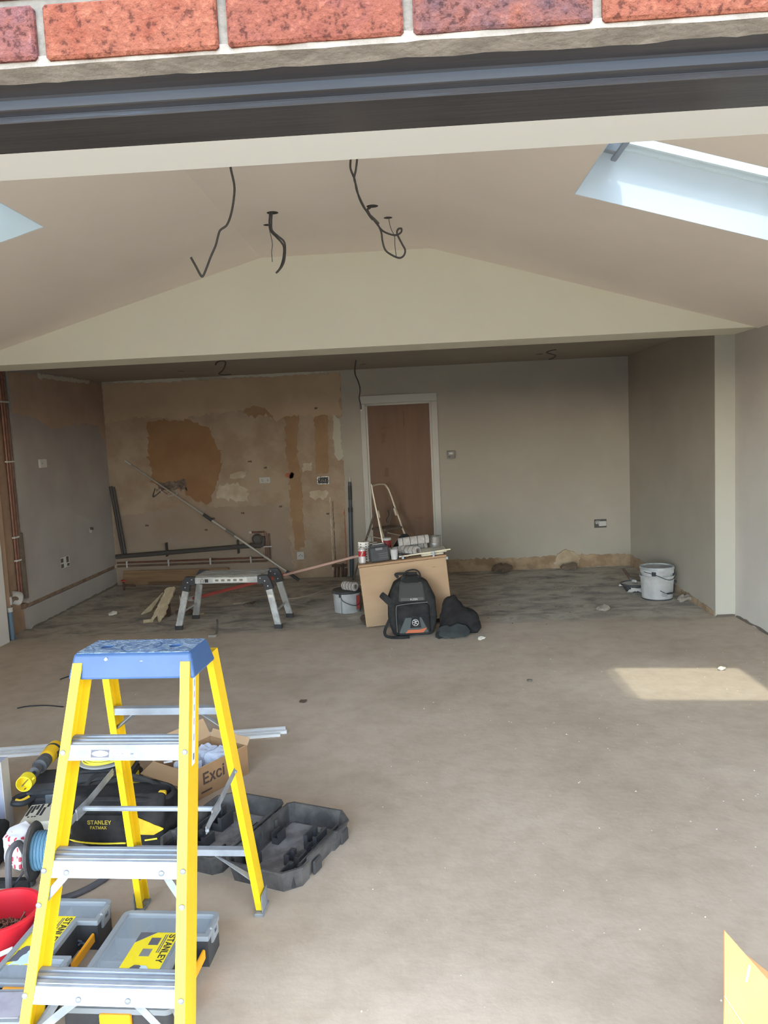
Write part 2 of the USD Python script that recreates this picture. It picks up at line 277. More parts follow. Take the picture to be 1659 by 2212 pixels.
part(w, 'sloped_ceiling', slope(-1, A0, SL, LS0, LS1, LY0, LY1), plaster_c, smooth=False)
holes = [(-.8095, 4.845, .036), (-.889, 5.105, .028), (-.197, 4.83, .036), (-.1106, 5.1, .028), (-.87, 3.95, .03), (-.245, 3.94, .035)]
part(w, 'flat_ceiling', cut(bx(A0, A1, 1.2, YG+.02, ZF, ZF+.3), *[cyl((x, y, ZF-.1), (x, y, ZF+.12), r, 24) for x, y, r in holes]), plaster_c, smooth=False)
void = M('ceiling_void', S(96, 88, 80), rough=.95)
for x, y, r in holes: part(w, 'cable_hole', T(lathe([(r-.0004, .001), (r-.0004, .1), (0, .1)], 24), (x, y, ZF)), void)
part(w, 'ridge_cap', bx(A0-.15, A1+.15, 1.2, YG+.02, ZF+.28, ZF+.36), M('roof_top', S(90, 90, 92), rough=0.9))
rh = [(-2.4226, 8.115, .04), (-.5128, 8.36, .04), (1.3336, 8.205, .04)]
w2 = thing('ceiling', kind='structure', label='low flat ceiling of the rear room with pencilled figures')
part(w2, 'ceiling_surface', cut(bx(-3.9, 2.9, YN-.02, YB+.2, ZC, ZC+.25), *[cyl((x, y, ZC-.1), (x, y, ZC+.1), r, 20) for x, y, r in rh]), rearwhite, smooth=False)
for x, y, r in rh: part(w2, 'cable_hole', T(lathe([(r-.0004, .001), (r-.0004, .09), (0, .09)], 20), (x, y, ZC)), void)
pencil = M('pencil', S(70, 66, 62), rough=0.7)
part(w2, 'pencil_mark', tube([(-1.919, 7.611, ZC), (-1.83, 7.34, ZC), (-1.766, 7.27, ZC), (-1.775, 7.42, ZC), (-1.86, 7.75, ZC), (-2.0, 8.22, ZC), (-2.14, 8.6, ZC), (-2.13, 8.76, ZC), (-2.04, 8.75, ZC)], .008, 6, 5), pencil, label='pencilled 2')
part(w2, 'pencil_mark', tube([(1.43, 7.789, ZC), (1.392, 7.856, ZC), (1.383, 8.05, ZC), (1.471, 8.25, ZC), (1.545, 8.45, ZC), (1.565, 8.7, ZC), (1.545, 8.85, ZC)], .008, 6, 5), pencil, label='pencilled 5')

# front wall: inner leaf, mortar, bricks, dark frame head
OX0, OX1, HZ = -3.0, 2.25, 2.0915
w = thing('wall_front', kind='structure', label='front wall above the wide opening, brick outside and white plaster inside')
part(w, 'inner_leaf', yprism(Polygon([(-3.9, 0), (2.9, 0), (2.9, zr(2.9)+.2), (A1, ZF+.2), (A0, ZF+.2), (-3.9, zl(-3.9)+.2)]).difference(Polygon([(OX0, -.1), (OX1, -.1), (OX1, HZ), (OX0, HZ)])), 1.2216, 1.3367), soffit, smooth=False)
mortar = M('mortar', S(124, 116, 106), S(110, 102, 92), scale=30, rough=0.95, bump=0.6, bscale=60)
part(w, 'mortar_backing', yprism(Polygon([(-3.9, 0), (2.9, 0), (2.9, 3.2), (-3.9, 3.2)]).difference(Polygon([(OX0, -.1), (OX1, -.1), (OX1, 2.122), (OX0, 2.122)])), 1.006, 1.21), mortar, smooth=False)
mb = refine(bx(-1.6, 1.6, 1.003, 1.046, 2.1115, 2.124), .02); vv = np.array(mb.vertices); d_ = meshkit.fbm(vv*[28, 40, 40], 3, 5)-.5
vv[:, 1] += np.where(vv[:, 1] < 1.023, d_*.007, 0); vv[:, 2] += np.where(vv[:, 2] < 2.118, d_*.008, 0); mb.vertices = vv
part(w, 'mortar_bed', mb, M('mortar_bed', S(148, 136, 124), S(130, 119, 107), scale=20, rough=0.95, bump=0.7, bscale=70))
def brickmat(name, a, b, c):
    n = {'t': ('geometry', {}), 'n': ('noise_texture', {'scale': 16.0, 'detail': 5.0, 'roughness': 0.65}), 'r': ('rgb_ramp', {'ramp': [(0.34, a), (0.5, b), (0.66, c)]}),
         'v': ('noise_texture', {'scale': 110.0, 'detail': 4.0, 'roughness': 0.6}), 'vr': ('rgb_ramp', {'ramp': [(0.36, (0.42, 0.38, 0.38)), (0.45, (0.95, 0.95, 0.95)), (0.58, (1.05, 1.05, 1.05)), (0.68, (1.35, 1.5, 1.5))]}),
         'm': ('mix', {'mix_type': 'multiply', 'fac': 1.0}), 'b': ('bump', {'strength': 1.0, 'distance': 0.006}), 'p': ('principled_bsdf', {'roughness': 0.92, 'specular_ior_level': 0.2})}
    return usdkit.material(stage, '/World/Looks/' + name, n, [('t.position', 'n.vector'), ('t.position', 'v.vector'), ('n.fac', 'r.fac'), ('v.fac', 'vr.fac'), ('r.color', 'm.color1'), ('vr.color', 'm.color2'), ('m.color', 'p.base_color'), ('v.fac', 'b.height'), ('b.normal', 'p.normal')], surface='p.BSDF')
BM = [brickmat('brick_red', K(S(186, 102, 82), .26), K(S(204, 118, 92), .26), K(S(190, 110, 96), .26)), brickmat('brick_orange', K(S(198, 106, 78), .26), K(S(214, 126, 96), .26), K(S(204, 118, 90), .26)),
      brickmat('brick_pink', K(S(180, 106, 98), .26), K(S(196, 120, 106), .26), K(S(176, 118, 120), .26)), brickmat('brick_purple', K(S(128, 94, 100), .26), K(S(176, 114, 104), .26), K(S(206, 122, 96), .26))]
r_ = random.Random(3)
for row in range(4):
    for i in range(-8, 9):
        xc = -.331 + .2296*i + (.1148 if row % 2 else 0); z0 = 2.1175 + .0752*row
        mi = {-1: 2, 0: 1, 1: 0, 2: 3, 3: 1}.get(i, r_.randrange(4)) if row == 0 else r_.randrange(4)
        b_ = bx(xc-.1088, xc+.1088, .9965 + r_.uniform(-.0012, .0012), 1.10, z0 + r_.uniform(-.001, .001), z0+.065, .0035)
        part(w, 'brick', b_, BM[mi], smooth=False)
dark = M('dark_frame', S(58, 53, 51), S(51, 46, 45), scale=30, rough=0.20, spec=0.9, tint=(.5, .72, 1.0), bump=0.05, bscale=120, stretch=(.06, 1, 1))
d2 = thing('door_2', kind='structure', label='dark grey folding-door frame along the head of the opening')
prof = [(1.038, 2.16), (1.038, 2.1165), (1.046, 2.1135), (1.083, 2.1125), (1.087, 2.110), (1.0925, 2.1005), (1.096, 2.0992), (1.1115, 2.0992), (1.1125, 2.0984), (1.1128, 2.0925), (1.1145, 2.0915), (1.2216, 2.0915), (1.2216, 2.16)]
part(d2, 'frame_head', xprism(prof, OX0, OX1), dark, smooth=25)
for sx, x0 in ((1, OX0), (-1, OX1)):
    part(d2, 'frame_jamb', bx(x0, x0+sx*.07, 1.06, 1.22, 0, 2.093, .004), dark)
part(d2, 'threshold', bx(OX0, OX1, 1.02, 1.21, -.04, .012, .004), dark)

# roof windows
wf = M('window_white', S(232, 238, 238), rough=0.35); gr = M('grey_metal', S(150, 150, 152), rough=0.35, metal=0.6)
glass = usdkit.material(stage, '/World/Looks/pane', {'t': ('transparent_bsdf', {'color': (0.9, 0.95, 0.95)}), 'g': ('glossy_bsdf', {'roughness': 0.02}), 'f': ('fresnel', {'IOR': 1.45}), 'm': ('mix_closure', {})}, [('f.fac', 'm.fac'), ('t.BSDF', 'm.closure1'), ('g.BSDF', 'm.closure2')], surface='m.closure')
blind = usdkit.material(stage, '/World/Looks/blind', {'t': ('translucent_bsdf', {'color': (0.80, 0.86, 0.86)}), 'd': ('diffuse_bsdf', {'color': (0.8, 0.84, 0.84)}), 'm': ('mix_closure', {'fac': 0.35})}, [('t.BSDF', 'm.closure1'), ('d.BSDF', 'm.closure2')], surface='m.closure')
revw = M('reveal_white', S(222, 227, 228), rough=0.6)
def roofwin(n, sgn, org, k, s0, s1, y0, y1, lab):
    al = math.atan(k); t = thing(f'window_{n}', kind='structure', label=lab)
    def tr(m):
        m = m.copy(); v = np.array(m.vertices); m.vertices = np.stack([org + sgn*(v[:, 0]*math.cos(al) + v[:, 2]*math.sin(al)), v[:, 1], ZF - v[:, 0]*math.sin(al) + v[:, 2]*math.cos(al)], 1)
        if sgn < 0: m.invert()
        return m
    def ring(d, e, z0, z1): return cut(bx(s0-d, s1+d, y0-d, y1+d, z0, z1, .004), bx(s0+e, s1-e, y0+e, y1-e, z0-.1, z1+.1))
    part(t, 'window_frame', tr(ring(.03, .03, .26, .33)), wf)
    part(t, 'sash', tr(ring(-.028, .062, .285, .35)), wf)
    part(t, 'bead', tr(ring(-.045, .07, .275, .29)), wf)
    part(t, 'reveal_lining', tr(cut(bx(s0+.0005, s1-.0005, y0+.0005, y1-.0005, .001, .262), bx(s0+.006, s1-.006, y0+.006, y1-.006, -.1, .4))), revw, smooth=False)
    part(t, 'pane', tr(bx(s0+.06, s1-.06, y0+.06, y1-.06, .325, .335)), glass, smooth=False)
    if sgn < 0: part(t, 'blind', tr(bx(s0+.045, s1-.045, y0+.045, y1-.045, .300, .302)), blind, smooth=False)
    part(t, 'opening_bar', tr(bx(s0+.132, s0+.162, y0+.06, y1-.025, .19, .205, .004)), gr)
    for yy in (y0+.1, y1-.1): part(t, 'bar_bracket', tr(bx(s0+.02, s0+.15, yy-.02, yy+.02, .20, .29, .004)), gr)
roofwin(1, 1, A1, SR, RS0, RS1, RY0, RY1, 'roof window in the right slope with a grey opening bar')
roofwin(2, -1, A0, SL, LS0, LS1, LY0, LY1, 'roof window in the left slope, only one bright corner seen')

# door in the back wall
d1 = thing('door_1', kind='structure', label='brown boarded doorway in white casing in the back wall')
case = M('casing_paint', S(168, 160, 146), rough=0.5)
for (x0, x1, z0, z1) in ((-.614, -.549, 0, 2.0), (.202, .277, 0, 2.0), (-.614, .277, 2.0, 2.095)):
    part(d1, 'architrave', bx(x0, x1, YB-.022, YB+.001, z0, z1, .006), case)
for (x0, x1, z0, z1) in ((-.552, -.528, 0, 1.99), (.181, .205, 0, 1.99), (-.552, .205, 1.975, 2.0)):
    part(d1, 'door_stop', bx(x0, x1, YB-.012, YB+.003, z0, z1, .003), case)
wood = M('door_wood', S(106, 72, 40), S(97, 64, 36), scale=2.2, rough=0.6, bump=0.05, stretch=(5, 5, .6), detail=6, lo=.35, hi=.65)
part(d1, 'door_leaf', bx(-.53, .183, YB-.006, YB+.02, 0.004, 1.977), wood)
part(d1, 'panel_joint', bx(-.115, -.111, YB-.0075, YB-.004, 1.72, 1.9), M('dark_joint', S(60, 44, 32), rough=0.9))
for (x, z, sx, sz) in ((-.33, 1.72, .05, .012), (-.36, 1.6, .02, .06), (-.34, 1.2, .03, .05), (.02, .66, .06, .006)):
    part(d1, 'scuff', on_back(ragged([(x-sx, z-sz), (x+sx, z-sz), (x+sx, z+sz), (x-sx, z+sz)], .006, .03, int(100*x+900)), YB-.006, .001), M('wood_scuff', S(98, 66, 42), rough=0.8), smooth=False)
# ------------------------------------------------------------------ yellow stepladder
LH, LW, LC, LB, LD, LE, WB, CRR = 1.040, .1736, .0545, .3953, .1494, .2149, .1788, .0464
yel = M('yellow_fibreglass', S(224, 184, 24), S(216, 174, 20), scale=5, rough=0.42, bump=0.04, bscale=90, stretch=(1, 1, .1))
alu = M('aluminium', S(144, 148, 153), S(130, 134, 139), scale=9, rough=0.45, metal=0.35, bump=0.05, bscale=60)
galv = M('galvanised', S(150, 154, 156), S(128, 132, 134), scale=14, rough=0.45, metal=0.7)
blue = M('blue_plastic', S(54, 80, 118), S(60, 87, 124), scale=4, rough=0.42, bump=0.05, bscale=60)
bluetop = M('blue_grip', S(82, 104, 132), S(140, 156, 172), scale=55, rough=0.4, bump=0.9, bscale=110, lo=.42, hi=.62)
white = M('white_plastic', S(222, 222, 218), rough=0.45)
lad = thing('stepladder', 'yellow fibreglass stepladder with blue top and aluminium steps', 'ladder', (-.8411, 2.1428, 0), math.degrees(-.058))
yf = lambda z: -LB*(LH-z); wz = lambda z: LW + LC*(LH-z); yr = lambda z: LD + LE*(LH-z); wr = lambda z: WB + CRR*(LH-z)
def rail(sgn, w0, dep, fl, th, k, lean, y0, z0, z1):
    P = [(w0, 0), (w0, dep), (w0-fl, dep), (w0-fl, dep-th), (w0-th, dep-th), (w0-th, th), (w0-fl, th), (w0-fl, 0)]
    m = prism([(sgn*x, y) for x, y in P][::sgn], z1-z0)
    v = np.array(m.vertices); v[:, 2] += z0; dz = LH - v[:, 2]; v[:, 0] += sgn*k*dz; v[:, 1] += y0 + lean*dz; m.vertices = v; return m
for s in (-1, 1):
    p_ = part(lad, 'front_rail', rail(s, LW, .083, .028, .0055, LC, -LB, 0, 0.02, LH-.025), yel)
    part(p_, 'rail_foot', bx(s*(wz(0)-.03), s*(wz(0)+.004), yf(0)-.006, yf(0)+.09, 0, .035, .003), M('rubber', S(50, 50, 50), rough=0.8))
for s in (-1, 1):
    p_ = part(lad, 'rear_rail', rail(s, WB, .062, .022, .005, CRR, LE, LD, 0.015, LH-.05), yel)
    f_ = join(bx(s*(wr(0)-.026), s*(wr(0)+.006), yr(0)-.02, yr(0)+.066, 0, .012, .002), bx(s*(wr(0)+.0005), s*(wr(0)+.004), yr(.05)-.004, yr(.0)+.055, .006, .075, .001))
    part(p_, 'rail_foot', f_, galv)
for k in range(3):
    z = LH-.2375-.2802*k; y0 = yf(z); W = wz(z)-.0062
    top = [(y0+.004, z), (y0+.008, z+.001)]
    for j in range(3): top += [(y0+.012+.024*j, z+.001), (y0+.013+.024*j, z+.0032), (y0+.026+.024*j, z+.0032), (y0+.027+.024*j, z-.002), (y0+.0345+.024*j, z-.002)]
    top = top[:-2] + [(y0+.078, z+.001), (y0+.079, z-.03), (y0+.076, z-.03), (y0+.075, z-.004), (y0+.008, z-.004), (y0-.0105, z-.0385), (y0-.0135, z-.038)]
    st = part(lad, 'step', xprism(top, -W, W), alu, smooth=20)
    if k:
        for s in (-1, 1):
            xa, xb, zb = ((.134, .192, .423), (.068, .20, .105))[k-1]
            a = np.array([s*xa, yf(z)+.006, z-.03]); b = np.array([s*(wz(zb)-.008), yf(zb)+.012, zb])
            mid = (a+b)/2 + np.array([-s*.012, .004, .012])
            P = spline([a, mid, b], 6)
            nv = np.array([-(b-a)[2], 0, (b-a)[0]]); nv *= .0095/np.linalg.norm(nv); ny = np.array([0, .003, 0])
            ms = [hull([(*(p+g*nv), .0014) for p in (q, r) for g in (-1, 1)] + [(*(p+.8*g*nv+ny), .0014) for p in (q, r) for g in (-1, 1)], 6) for q, r in zip(P[:-1], P[1:])]
            part(lad, 'step_brace', cat_(ms), galv, smooth=False)
            if k == 2:
                b2 = np.array([s*(wz(.1)-.01), yf(.1)+.07, .1]); a2 = np.array([s*.13, yf(z)+.07, z-.03])
                part(lad, 'step_brace', hull([(a2[0]-s*.010, a2[1], a2[2], .0016), (a2[0]+s*.012, a2[1], a2[2], .0016), (b2[0]-s*.012, b2[1], b2[2]-.012, .0016), (b2[0], b2[1], b2[2]+.012, .0016)], 6), galv, smooth=False)
dome_ = trimesh.creation.icosphere(2, 1.0)
for x, z in ((-.177, .785), (.177, .785), (-.197, .501), (.192, .503), (-.134, .495), (.132, .496), (-.201, .422), (.195, .423), (-.213, .223), (.207, .221), (-.068, .215), (.065, .215)):
    m = dome_.copy(); m.apply_scale([.0084, .005, .0084]); m.apply_translation([x, yf(z) - (.0005 if abs(x) > .16 else -.0035), z]); part(lad, 'rivet', m, galv, smooth=True)
# spreaders, their hinge plates and the rod
for s in (-1, 1):
    a = (s*.2115, -.072, .543); h = (s*.2075, .034, .553); b = (s*.2045, .236, .576)
    def bar(p, q, w): return hull([(p[0], p[1], p[2]-w, .002), (p[0], p[1], p[2]+w, .002), (q[0], q[1], q[2]-w, .002), (q[0], q[1], q[2]+w, .002)], 8)
    sp_ = part(lad, 'spreader', bar(a, h, .010), galv); part(lad, 'spreader', bar(h, b, .010), galv)
    pl = cut(bx(h[0]-.003, h[0]+.003, h[1]-.04, h[1]+.035, h[2]-.02, h[2]+.016, .002), *[bx(h[0]-.01, h[0]+.01, h[1]-.02+.02*j, h[1]-.012+.02*j, h[2]-.008, h[2]+.004) for j in range(2)])
    part(lad, 'hinge_plate', pl, galv)
    for q in (a, b): part(lad, 'rivet', T(trimesh.creation.icosphere(2, .006), (q[0]+s*.003, q[1], q[2])), alu, smooth=True)
part(lad, 'spreader_rod', cyl((-.206, .034, .553), (.206, .034, .553), .0075), alu)
for z, gz, gx in ((.792, .715, .10), (.253, .115, .07)):
    y0 = yr(z); W = wr(z)-.006
    part(lad, 'rear_bar', xprism([(y0+.004, z+.008), (y0+.03, z+.008), (y0+.03, z+.005), (y0+.008, z+.005), (y0+.007, z-.014), (y0+.004, z-.014)], -W, W), alu)
    for s in (-1, 1):
        q = (s*gx, yr(z)+.01, z-.004); r = (s*(wr(gz)-.007), yr(gz)+.014, gz)
        part(lad, 'rear_gusset', hull([(q[0], q[1], q[2], .0016), (q[0], q[1]+.02, q[2]-.012, .0016), (r[0], r[1], r[2], .0016), (r[0], r[1]+.02, r[2]+.01, .0016)], 6), galv, smooth=False)
x0, x1, y0, y1 = -.178, .178, -.004, LD+.004; P = []
for (X, sx) in ((x0, -1), (x1, 1)):
    for (Y, sy) in ((y0, -1), (y1, 1)):
        P += [(X-sx*.012, Y-sy*.012, LH-.012, .012), (X+sx*.004, Y+sy*.006, LH-.066, .007)]
cap = hull([(a+0*b, b, c, d) for a, b, c, d in P], 12)
cap = cut(cap, bx(-.17, .17, .004, LD-.004, LH-.12, LH-.012), *[cyl((x, .07, LH-.02), (x, .07, LH+.02), .017, 24) for x in (-.105, .105)])
cp_ = part(lad, 'top_cap', cap, blue, smooth=35)
tp = prism(affinity.scale(sbox(x0+.012, y0+.012, x1-.012, y1-.012).buffer(.004), 1, 1), .0016)
tp = cut(T(tp, (0, 0, LH-.0006)), *[cyl((x, .07, LH-.02), (x, .07, LH+.02), .0185, 24) for x in (-.105, .105)], cut(cyl((0, .075, LH-.01), (0, .075, LH+.01), .06, 40), cyl((0, .075, LH-.02), (0, .075, LH+.02), .054, 40)))
part(cp_, 'grip_surface', tp, bluetop, smooth=False)
part(cp_, 'paint_blob', on_back(ragged([(-.1, LH-.038), (-.095, LH-.06), (-.075, LH-.06), (-.073, LH-.043), (-.088, LH-.045)], .0012, .004, 3), -.0078, .002), white, smooth=False)
for i, (x, z, r) in enumerate([(-.06, -.028, .004), (-.03, -.034, .008), (.03, -.027, .006), (.085, -.032, .004), (.083, -.05, .004), (-.12, -.036, .003), (-.075, -.016, .005)]):
    part(cp_, 'paint_splash', on_back(ragged(list(Point(x, LH+z).buffer(r).exterior.coords), .0009, .002, 50+i), -.0058 if z > -.035 else -.0072, .0012), M('thin_paint', S(150, 178, 206), rough=0.5), smooth=False)
z = LH-.2375-.021; e_ = yf(z)+.0022
def on_step(mesh, x, z, dy=0): return frame(mesh, (x, yf(z)+.0026-dy+.0005, z), (1, 0, 0), (0, -LB*-1, 1))
lb = part(lad, 'step_label', on_step(T(bx(-.058, .058, -.0115, .0115, 0, .0012)), -.038, z), M('label_white', S(214, 214, 210), rough=0.5))
part(lb, 'label_print', on_step(prism(sbox(-.057, -.0105, -.004, .0105).difference(affinity.scale(Point(-.03, 0).buffer(1), .024, .008)), .0004), -.038, z, .0012), M('label_dark', S(84, 84, 92), rough=0.5), smooth=False)
for j, tx in enumerate(('Do not stand on or', 'above this step. You can', 'lose your balance.')):
    part(lb, 'label_print', frame(meshkit.text_mesh(tx, .0042, .0003), (-.038+.0, yf(z+.005-.0068*j)+.0012, z+.005-.0068*j), (1, 0, 0), (0, LB, 1)), M('label_dark', S(84, 84, 92)), smooth=False)
sx = lambda zz: wz(zz) + .0004
sl = bx(0, .0008, .030, .052, .74, 0.985); v = np.array(sl.vertices); v[:, 0] += LW + LC*(LH-v[:, 2]); v[:, 1] += -LB*(LH-v[:, 2]); sl.vertices = v
lb = part(lad, 'side_label', sl, M('label_white', S(214, 214, 210)), smooth=False)
for zz, col in ((.95, 'label_pale'), (.92, 'label_red'), (.885, 'label_pale'), (.85, 'label_red'), (.81, 'label_pale'), (.762, 'label_dark')):
    m = bx(0, .0012, .037, .045, zz-.010, zz+.006); v = np.array(m.vertices); v[:, 0] += LW + LC*(LH-v[:, 2]); v[:, 1] += -LB*(LH-v[:, 2]); m.vertices = v
    part(lb, 'label_print', m, M(col, S(206, 160, 152) if 'red' in col else S(84, 84, 92) if 'dark' in col else S(170, 168, 160), rough=0.5), smooth=False)

# ------------------------------------------------------------------ things on the floor by the ladder
pvc = M('white_pvc', S(226, 226, 222), rough=0.4)
for i, (a, b) in enumerate([((-.797, 4.196), (-3.3, 3.89)), ((-.781, 4.147), (-3.3, 3.832)), ((-.811, 4.105), (-3.3, 3.79))]):
    dx, dy = b[0]-a[0], b[1]-a[1]; L_ = math.hypot(dx, dy)
    m = cut(bx(0, L_, -.0125, .0125, 0, .016, .0015), bx(-.01, L_+.01, -.0105, .0105, .002, .014))
    solo('trunking_length', m, pvc, ['farthest of three long white plastic trunking strips on the floor', 'middle white plastic trunking strip of the three on the floor', 'nearest white plastic trunking strip behind the stepladder'][i], 'trunking', 'white trunking strips', loc=(*a, 0), rotz=math.degrees(math.atan2(dy, dx)))
blk = M('black_plastic', S(44, 43, 43), S(56, 55, 54), scale=7, rough=0.5, spec=0.4, bump=0.04, bscale=60)
blkd = M('dusty_black', S(58, 56, 54), S(84, 80, 76), scale=9, rough=0.7, spec=0.3, bump=0.1, bscale=60)
blkf = M('black_fabric', S(40, 39, 38), S(52, 50, 48), scale=10, rough=0.95, spec=0.1, bump=0.2, bscale=160)
yp = M('yellow_plastic', S(226, 176, 30), rough=0.45); yl = M('yellow_label', S(230, 206, 40), rough=0.5); org = M('orange_plastic', S(236, 158, 24), rough=0.4)
ink = M('ink', S(34, 34, 36), rough=0.6); steel = M('steel', S(150, 150, 150), rough=0.3, metal=0.9)

# power tool case A (black, closed) with the drill and the coil lying on it
tb = thing('tool_box', 'black tool box with yellow latch under the yellow cable coil', 'tool box', (-1.50, 3.40, 0), 4)
part(tb, 'body', join(bx(-.13, .135, -.12, .13, 0, .10, .012), bx(-.12, .125, -.11, .12, .09, .125, .01)), blk)
part(tb, 'lid', join(bx(-.13, .135, -.12, .13, .128, .172, .015), bx(-.09, .1, -.09, .1, .165, .18, .006)), blk)
part(tb, 'latch', join(bx(.07, .135, -.06, .03, .165, .188, .004), bx(.09, .12, -.03, 0, .18, .193, .002)), yp, label='yellow latch')
part(tb, 'side_label', bx(.133, .1375, -.08, .05, .05, .11), yl)
part(tb, 'front_latch', bx(-.02, .06, -.132, -.115, .06, .115, .004), yp, label='yellow front latch')
for x in (-.1, -.06, .1): part(tb, 'rib', bx(x, x+.02, -.127, -.118, .01, .1, .002), blk)

dr = thing('cordless_drill', 'yellow and black drill fitted with a yellow hole saw', 'drill', (-1.777, 3.374, .20), 6.4)
part(dr, 'chuck', T(lathe([(0, -.03), (.012, -.03), (.018, -.018), (.023, .0), (.023, .03), (.0, .03)], 20), (0, -.085, .0), rx=90), steel)
part(dr, 'gearbox', T(lathe([(0, 0), (.026, 0), (.031, .01), (.032, .045), (.029, .05), (.032, .055), (.033, .09), (0, .09)], 24), (0, .035, .0), rx=90), M('gear_grey', S(78, 78, 78), S(92, 92, 92), scale=20, rough=0.5))
part(dr, 'motor_body', hull([(0, .05, 0, .036), (0, .15, .002, .037), (0, .17, 0, .03)], 14), yp)
part(dr, 'vent_ring', T(lathe([(.0375, 0), (.039, .004), (.039, .016), (.0375, .02)], 24), (0, .13, 0), rx=90), blk)
part(dr, 'grip', hull([(.005, .11, -.0, .022), (.08, .125, -.014, .02), (.09, .145, -.014, .02)], 12), blk)
part(dr, 'battery', bx(.085, .14, .09, .17, -.036, .02, .01), blk)
part(dr, 'trigger', bx(.03, .05, .075, .1, -.012, .012, .004), ink)
saw = cut(T(lathe([(0, 0), (.034, 0), (.034, .05), (.031, .05), (.031, .004), (0, .004)], 28), (0, 0, 0)), *[T(bx(.02, .05, -.004, .004, .014, .036), rz=a) for a in (20, 140, 260)])
hs = thing('hole_saw', 'yellow hole saw cup on the nose of the drill', 'hole saw', (-1.757, 3.19, .20), 6.4)
part(hs, 'cup', T(saw, (0, -.0, 0), rx=90), yl); part(hs, 'pilot_bit', cyl((0, .07, 0), (0, -.07, 0), .0032), steel); part(hs, 'arbor', cyl((0, .012, 0), (0, .105, 0), .008), ink)
ch = thing('tool_case', 'black machine case that the drill lies on, with a yellow handle grip', 'tool case', (-1.715, 3.31, 0), 6)
part(ch, 'body', bx(-.085, .085, -.085, .10, 0, .155, .018), blk); part(ch, 'clasp', bx(.0, .04, -.091, -.081, .07, .11, .003), galv)
for z in (.085, .115): part(ch, 'rim', bx(-.08, .08, -.089, -.081, z, z+.012, .002), blkd)
part(ch, 'handle', tube([(-.05, -.08, .10), (-.08, -.12, .095), (-.125, -.125, .10), (-.125, -.085, .105), (-.08, -.05, .11)], .013, 10, 5), blk)
part(ch, 'handle_grip', tube([(-.065, -.095, .112), (-.09, -.118, .106), (-.115, -.116, .11)], .007, 8, 5), yp, label='yellow inner grip')

co = thing('cable_coil', 'coil of yellow cable lying on a grey drum flange', 'cable coil', (-1.50, 3.41, .190), 0)
part(co, 'flange', lathe([(0, 0), (.118, 0), (.122, .004), (.118, .008), (0, .008)], 36), M('grey_card', S(150, 148, 146), rough=0.8))
rr = np.random.default_rng(5); pts = []
for k in range(9):
    R = .088 + .016*rr.random(); a0 = rr.random()*6; pts.append(tube([(R*math.cos(a0+t)*(1+.02*math.sin(2*t+k)), R*math.sin(a0+t), .016+.0075*k+.004*math.sin(t+k)) for t in np.linspace(0, 2*np.pi, 40, endpoint=False)], .0042, 6, closed=True))
part(co, 'cable', cat_(pts), M('yellow_cable', S(206, 190, 60), rough=0.55))
part(co, 'core', lathe([(.0, .008), (.074, .008), (.074, .085), (0, .085)], 30), M('grey_card2', S(120, 118, 112), rough=0.8))

# tool bag
bg = thing('tool_bag', 'open black and yellow tool bag behind the stepladder', 'tool bag', (-1.285, 3.03, 0), -3)
body = refine(hull([(sx*.20, sy*.09, z, .03) for sx in (-1, 1) for sy in (-1, 1) for z in (.03, .15)] + [(sx*.19, sy*.05, .2, .02) for sx in (-1, 1) for sy in (-1, 1)], 8), .03)
v = np.array(body.vertices); v += (meshkit.fbm(v*9, 3, 2)[:, None]-.5)*np.array([.03, .03, .02]); v[:, 2] = np.maximum(v[:, 2], 0); body.vertices = v
part(bg, 'body', body, blkf, smooth=True)
part(bg, 'mouth_rim', tube([(-.20, -.05, .2), (0, -.08, .215), (.20, -.05, .2), (.205, .04, .21), (0, .07, .23), (-.205, .04, .21)], .010, 8, 6, closed=False), blkf)
part(bg, 'front_pocket', bx(-.18, .08, -.145, -.10, .03, .17, .015), blkf)
part(bg, 'piping', tube([(-.19, -.128, .085), (-.13, -.148, .072), (-.03, -.149, .063), (.08, -.15, .066)], .0035, 6, 6), yl)
part(bg, 'piping', tube([(.15, -.128, .066), (.20, -.125, .072)], .0035, 6, 4), yl)
fw = np.array([(.095, -.12, .165), (.225, -.124, .112), (.19, -.132, .095), (.10, -.135, .098)]); 
part(bg, 'yellow_flap', refine(hull([(*q, .004) for q in fw], 6), .03), M('yellow_fabric', S(214, 174, 34), S(196, 156, 26), scale=14, rough=0.8, bump=0.6, bscale=20))
part(bg, 'side_tab', bx(-.23, -.18, -.11, -.09, .15, .20, .003), M('yellow_fabric', S(214, 174, 34))); part(bg, 'side_tab', bx(.18, .21, -.04, -.02, .18, .225, .003), M('yellow_fabric', S(214, 174, 34)))
part(bg, 'strap', tube([(-.18, .05, .2), (-.1, .02, .27), (.06, .03, .26), (.18, .05, .2)], .009, 8, 6), blkf)
part(bg, 'lettering', text('STANLEY', .016, (-.075, -.1462, .142), (1, 0, 0), (0, 0, 1), bold=True), M('dull_yellow', S(176, 156, 60), rough=0.7), smooth=False)
part(bg, 'lettering', text('FATMAX', .012, (-.065, -.1462, .122), (1, 0, 0), (0, 0, 1), bold=True), M('dull_yellow', S(176, 156, 60)), smooth=False)
for i, x in enumerate((-.19, -.175, -.16)): part(bg, 'loose_strap', tube([(x, -.10, .15), (x-.01, -.14, .08), (x-.02-.012*i, -.17, .012)], .006, 6, 5), blkf)

